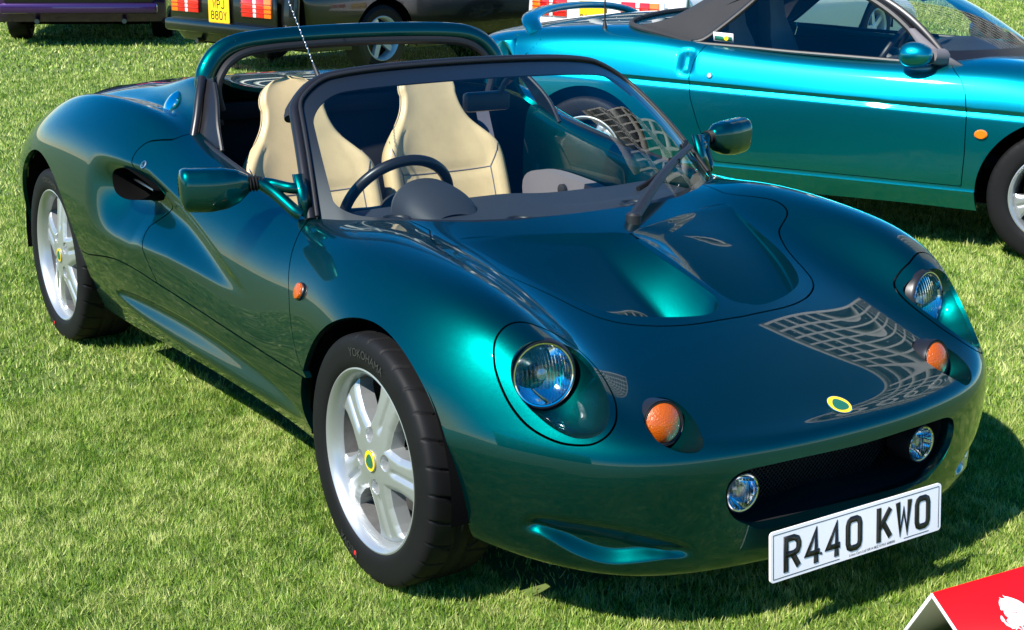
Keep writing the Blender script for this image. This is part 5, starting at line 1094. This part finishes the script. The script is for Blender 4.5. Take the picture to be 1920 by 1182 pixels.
_h2 = math.radians(-24.); _l2 = np.array([-math.sin(_h2), math.cos(_h2)]); b = np.array([14.3, -2.35])-_l2*.80
coupe('purple_coupe', 'dark purple coupe seen from behind, beside the black coupe', 'paint_purple', (b[0], b[1], 0), _h2, None, accent='paint_black', bumper='paint_purple')
# ---------------------------------------------------------------- red tent sign
A0 = hit([(1745, 1113)], 2, .205)[0]; B0 = hit([(1920, 1062)], 2, .205)[0]; rd = nrm(B0-A0); rd[2] = 0; rd = nrm(rd); pr_ = np.array([-rd[1], rd[0], 0]); pr_ = pr_ if pr_[0] > 0 else -pr_
sign = thing('tent_sign', 'red folded tent sign with a white winged beast emblem, standing on the grass', 'sign', (A0[0], A0[1], 0))
SL = .62; front_d = -pr_*.30; back_d = pr_*.115
def slab(p0, p1, p2, p3, th, nvec): V = np.array([p0, p1, p2, p3]); V = np.concatenate([V, V+nvec*th]); return MB().add(V, np.array([[0, 1, 2, 3], [7, 6, 5, 4], [0, 4, 5, 1], [1, 5, 6, 2], [2, 6, 7, 3], [3, 7, 4, 0]]))
o0 = np.array([0, 0, .205]); fl = front_d+np.array([0, 0, -.200]); bl = back_d+np.array([0, 0, -.200])
fn = nrm(np.cross(rd, fl)); fn = fn if fn[2] > 0 else -fn; bn = nrm(np.cross(rd, bl)); bn = bn if bn[2] > 0 else -bn
slab(o0, o0+rd*SL, o0+rd*SL+fl, o0+fl, -.005, fn).build('front_board', 'sign_white', sign, False)
slab(o0, o0+rd*SL, o0+rd*SL+bl, o0+bl, -.005, bn).build('back_board', 'sign_white', sign, False)
for nm, L_, N_ in (('front_shade_sheet', fl, fn), ('back_shade_sheet', bl, bn)):  # added sheets under the white boards, their olive colour imitates the shaded inside
    q0 = o0-N_*.0055+rd*.003; slab(q0, q0+rd*SL*.99, q0+rd*SL*.99+L_*.98, q0+L_*.98, -.001, N_).build(nm, 'sign_inner_shade', sign, False)
m = .0012; face = slab(o0+rd*.004, o0+rd*SL, o0+rd*SL+fl*.99, o0+rd*.004+fl*.99, m, fn).build('red_print', 'sign_red', sign, False)
def on_face(px):
    d = pray(px); O = np.array([A0[0], A0[1], 0])+o0+fn*.0016; t = ((O-CAM)@fn)/(d@fn); return CAM+d*t[:, None]-np.array([A0[0], A0[1], 0])
em = [(505, 330), (560, 365), (640, 375), (740, 405), (860, 450), (960, 505), (1060, 580), (1110, 650), (1060, 700), (1095, 800), (1060, 900), (1075, 1000), (1030, 1060), (900, 1090), (820, 1140), (750, 1150), (720, 1120), (600, 1060), (540, 985), (500, 965), (465, 900), (465, 840), (485, 825), (520, 870), (575, 940), (570, 965), (640, 1030), (700, 1055), (625, 985), (610, 940), (650, 880), (580, 820), (545, 760), (535, 690), (490, 705), (460, 680), (455, 620), (430, 570), (420, 500), (432, 450), (455, 430), (425, 380), (470, 412), (545, 420), (575, 425)]
ep_ = on_face(zpx(em, 1840, 1090, 12.85)); from mathutils.geometry import tessellate_polygon
tr = np.array(tessellate_polygon([[Vector((x, y, 0)) for x, y in em]])); emb = mesh_obj('beast_emblem', ep_, tr, 'sign_white', face, False)
def stroke(pts, w=5):
    p = np.array(pts, float); d = nrm(np.gradient(p, axis=0)); n_ = np.stack([-d[:, 1], d[:, 0]], 1)*w; k = len(p); q = on_face(zpx(np.concatenate([p+n_, p-n_]), 1840, 1090, 12.85))+fn*.0006; i = np.arange(k-1); return q, np.stack([i, i+1, i+1+k, i+k], 1)
for pts in ([(580, 430), (700, 570), (800, 690), (885, 820)], [(620, 400), (780, 600), (900, 780)], [(680, 400), (850, 560), (980, 720)], [(560, 470), (640, 540), (690, 640), (680, 700)], [(700, 720), (770, 765), (840, 760)], [(540, 590), (545, 680)], [(760, 930), (800, 1000), (830, 1070)], [(840, 940), (900, 1000)], [(930, 830), (970, 780), (1020, 790)], [(940, 940), (955, 1040)], [(640, 980), (690, 1000)], [(730, 1060), (790, 1100)]):
    q, f = stroke(pts, 6); mesh_obj('emblem_line', q, f, 'sign_red', emb, False)
V, F = text_mesh('ON', 1.0, 'LEFT'); b0 = on_face(zpx([(850, 1235)], 1840, 1090, 12.85))[0]; b1 = on_face(zpx([(1050, 1165)], 1840, 1090, 12.85))[0]; ex = nrm(b1-b0); ey = np.cross(fn, ex)
mesh_obj('sign_lettering', b0+V[:, :1]*ex*.022+V[:, 1:2]*ey*.022+fn*.0004, F, 'sign_white', face, False)
# ---------------------------------------------------------------- lawn
def lawn_material(name, blades):
    m = bpy.data.materials.new(name); m.use_nodes = True; MAT[name] = m; n = m.node_tree; b = n.nodes['Principled BSDF']; o = n.nodes['Material Output']
    g = n.nodes.new('ShaderNodeNewGeometry'); t1 = n.nodes.new('ShaderNodeTexNoise'); t1.inputs['Scale'].default_value = 2.2; t1.inputs['Detail'].default_value = 5; t1.inputs['Roughness'].default_value = .7
    t2 = n.nodes.new('ShaderNodeTexNoise'); t2.inputs['Scale'].default_value = 11; t2.inputs['Detail'].default_value = 4
    n.links.new(g.outputs['Position'], t1.inputs['Vector']); n.links.new(g.outputs['Position'], t2.inputs['Vector'])
    ad = n.nodes.new('ShaderNodeMath'); ad.operation = 'MULTIPLY_ADD'; ad.inputs[1].default_value = .55
    n.links.new(t1.outputs['Fac'], ad.inputs[0]); mu = n.nodes.new('ShaderNodeMath'); mu.operation = 'MULTIPLY'; mu.inputs[1].default_value = .45; n.links.new(t2.outputs['Fac'], mu.inputs[0]); n.links.new(mu.outputs[0], ad.inputs[2])
    r = n.nodes.new('ShaderNodeValToRGB'); e = r.color_ramp.elements
    cols = [(.25, (.05, .125, .010)), (.41, (.145, .27, .024)), (.54, (.29, .405, .062)), (.70, (.55, .58, .21))] if blades else [(.30, (.05, .09, .015)), (.6, (.11, .15, .03)), (.75, (.18, .18, .06))]
    e[0].position, e[0].color = cols[0][0], (*cols[0][1], 1); e[1].position, e[1].color = cols[-1][0], (*cols[-1][1], 1)
    for p_, c_ in cols[1:-1]: k = e.new(p_); k.color = (*c_, 1)
    if blades:
        at = n.nodes.new('ShaderNodeAttribute'); at.attribute_name = 'tone'; sm = n.nodes.new('ShaderNodeMath'); sm.operation = 'ADD'; n.links.new(ad.outputs[0], sm.inputs[0]); n.links.new(at.outputs['Fac'], sm.inputs[1]); n.links.new(sm.outputs[0], r.inputs[0])
        tl = n.nodes.new('ShaderNodeBsdfTranslucent'); mx = n.nodes.new('ShaderNodeMixShader'); mx.inputs[0].default_value = .32; n.links.new(r.outputs[0], tl.inputs[0]); n.links.new(b.outputs[0], mx.inputs[1]); n.links.new(tl.outputs[0], mx.inputs[2]); n.links.new(mx.outputs[0], o.inputs[0])
        b.inputs['Roughness'].default_value = .5; b.inputs['Specular IOR Level'].default_value = .35
    else: n.links.new(ad.outputs[0], r.inputs[0]); b.inputs['Roughness'].default_value = .95
    n.links.new(r.outputs[0], b.inputs['Base Color']); return m
lawn_material('turf', False); lawn_material('grass_blade', True)
gx = np.concatenate([np.linspace(-200, -12, 12), np.linspace(-10, 30, 60), np.linspace(34, 260, 14)]); X, Y = np.meshgrid(gx, gx-8, indexing='ij')
gd = mesh_obj('ground', np.c_[X.ravel(), Y.ravel(), 0*X.ravel()-.004], grid_faces(len(gx), len(gx)), 'turf', None); gd['kind'] = 'structure'
rng = np.random.default_rng(7)
def blades(d0, d1, dens, hgt, wid, half=31., bent=True):
    area = math.radians(2*half)/2*(d1**2-d0**2); n = int(area*dens); a = YAW+np.radians(rng.uniform(-half, half, n)); d = np.sqrt(rng.uniform(d0**2, d1**2, n))
    p = np.stack([CAM[0]+d*np.cos(a), CAM[1]+d*np.sin(a)], 1)
    # little clumps: pull some blades together
    cl = np.floor(p/.035); hsh = np.sin(cl[:, 0]*12.9898+cl[:, 1]*78.233)*43758.5453; hsh -= np.floor(hsh); hs2 = np.sin(cl[:, 0]*39.3+cl[:, 1]*11.1)*24634.63; hs2 -= np.floor(hs2)
    inside = (np.abs(p[:, 1]) < .55) & (p[:, 0] > -.3) & (p[:, 0] < 2.6); keep = ~inside | (rng.random(n) < .12); p = p[keep]; hsh = hsh[keep]; hs2 = hs2[keep]; n = len(p)
    h = hgt*rng.lognormal(0, .28, n)*(.75+.5*hsh); w = wid*rng.uniform(.7, 1.3, n); th = rng.uniform(0, 2*np.pi, n); ln = rng.uniform(.1, 1.15, n)*h; la = hs2*2*np.pi+rng.normal(0, 1.1, n)
    e = np.stack([np.cos(th), np.sin(th)], 1)*w[:, None]/2; L = np.stack([np.cos(la), np.sin(la)], 1)
    z0 = np.full(n, -.004)
    b0 = np.c_[p-e, z0]; b1 = np.c_[p+e, z0]; tip = np.c_[p+L*ln[:, None], np.sqrt(np.maximum(h**2-(ln*.72)**2, (.3*h)**2))]
    tone = rng.normal(0, .12, n)+(hsh-.5)*.12
    if bent:
        mid = np.c_[p+L*(ln*.32)[:, None], tip[:, 2]*.62]; m0 = mid-np.c_[e*.8, 0*z0]; m1 = mid+np.c_[e*.8, 0*z0]
        V = np.stack([b0, b1, m1, m0, tip], 1).reshape(-1, 3); k = np.arange(n)*5; return V, [np.stack([k, k+1, k+2, k+3], 1), np.stack([k+3, k+2, k+4], 1)], np.repeat(tone, 5)
    V = np.stack([b0, b1, tip], 1).reshape(-1, 3); k = np.arange(n)*3; return V, [np.stack([k, k+1, k+2], 1)], np.repeat(tone, 3)
def grass(name, sets):
    Vs, Fs, Ts, n = [], {}, [], 0
    for V, F, T in sets:
        Vs.append(V); Ts.append(T)
        for f in F: Fs.setdefault(f.shape[1], []).append(f+n)
        n += len(V)
    o = mesh_obj(name, np.concatenate(Vs), [np.concatenate(f) for f in Fs.values()], 'grass_blade', None, False); at = o.data.attributes.new('tone', 'FLOAT', 'POINT'); at.data.foreach_set('value', np.concatenate(Ts).astype(np.float32))
    o['kind'] = 'stuff'; o['label'] = 'short mown lawn grass with paler dry patches'; o['category'] = 'grass'; return o
grass('lawn_grass', [blades(1.5, 4.6, 52000, .0135, .0030, bent=False), blades(4.6, 8, 14000, .016, .0052, bent=False), blades(8, 14, 3200, .021, .010, bent=False), blades(14, 27, 800, .027, .018, bent=False)])
# ---------------------------------------------------------------- office block beyond the lawn (outside the frame, mirrored in the bonnet)
mat('facade_stone', (.48, .46, .42), .8, var=.12, vscale=.6); mat('office_glass', (.02, .03, .04), .06, 0, 0, spec=.6)
def block(name, label, az, dist, width, height, turn, bays, floors, stone='facade_stone'):
    a_ = math.radians(az); c = np.array([math.cos(a_)*dist, math.sin(a_)*dist, 0]); t = thing(name, label, 'building', tuple(c), (0, 0, a_+math.pi+math.radians(turn)), 'office blocks round the lawn')
    dpt = 14.; bw = width/bays; fh = height/floors
    a = MB(); a.box((-dpt/2-.25, 0, height/2), (dpt, width, height)); a.box((-dpt/2, 0, height+.5), (dpt+.8, width+.8, 1.0)); a.build('wall', stone, t, False)
    a = MB()
    for k in range(bays+1): a.box((.05, -width/2+k*bw, height/2), (.6, .42*bw*.5, height))
    a.build('pier', stone, t, False)
    a = MB()
    for k in range(floors+1): a.box((0.02, 0, k*fh), (.5, width, fh*.34))
    a.build('floor_band', stone, t, False)
    me = None
    for i in range(bays):
        for j in range(floors):
            if me is None: a = MB(); a.box((-.2, 0, 0), (.06, bw*.80, fh*.70)); o = a.build('window', 'office_glass', t, False); me = o.data
            else: o = bpy.data.objects.new('window', me); COL.objects.link(o); o.parent = t
            o.location = (0, -width/2+(i+.5)*bw, (j+.5)*fh)
    return t
block('office_block', 'tall stone-fronted office block with a grid of dark windows beside the lawn', -68.5, 62, 17, 51, 4, 9, 20)
block('low_office_block', 'lower wide stone office block with dark windows at the lawn edge', -30, 75, 46, 17, -6, 12, 5)
block('corner_office_block', 'mid-height stone office block behind the photographer side of the lawn', 118, 80, 50, 20, 8, 12, 6)
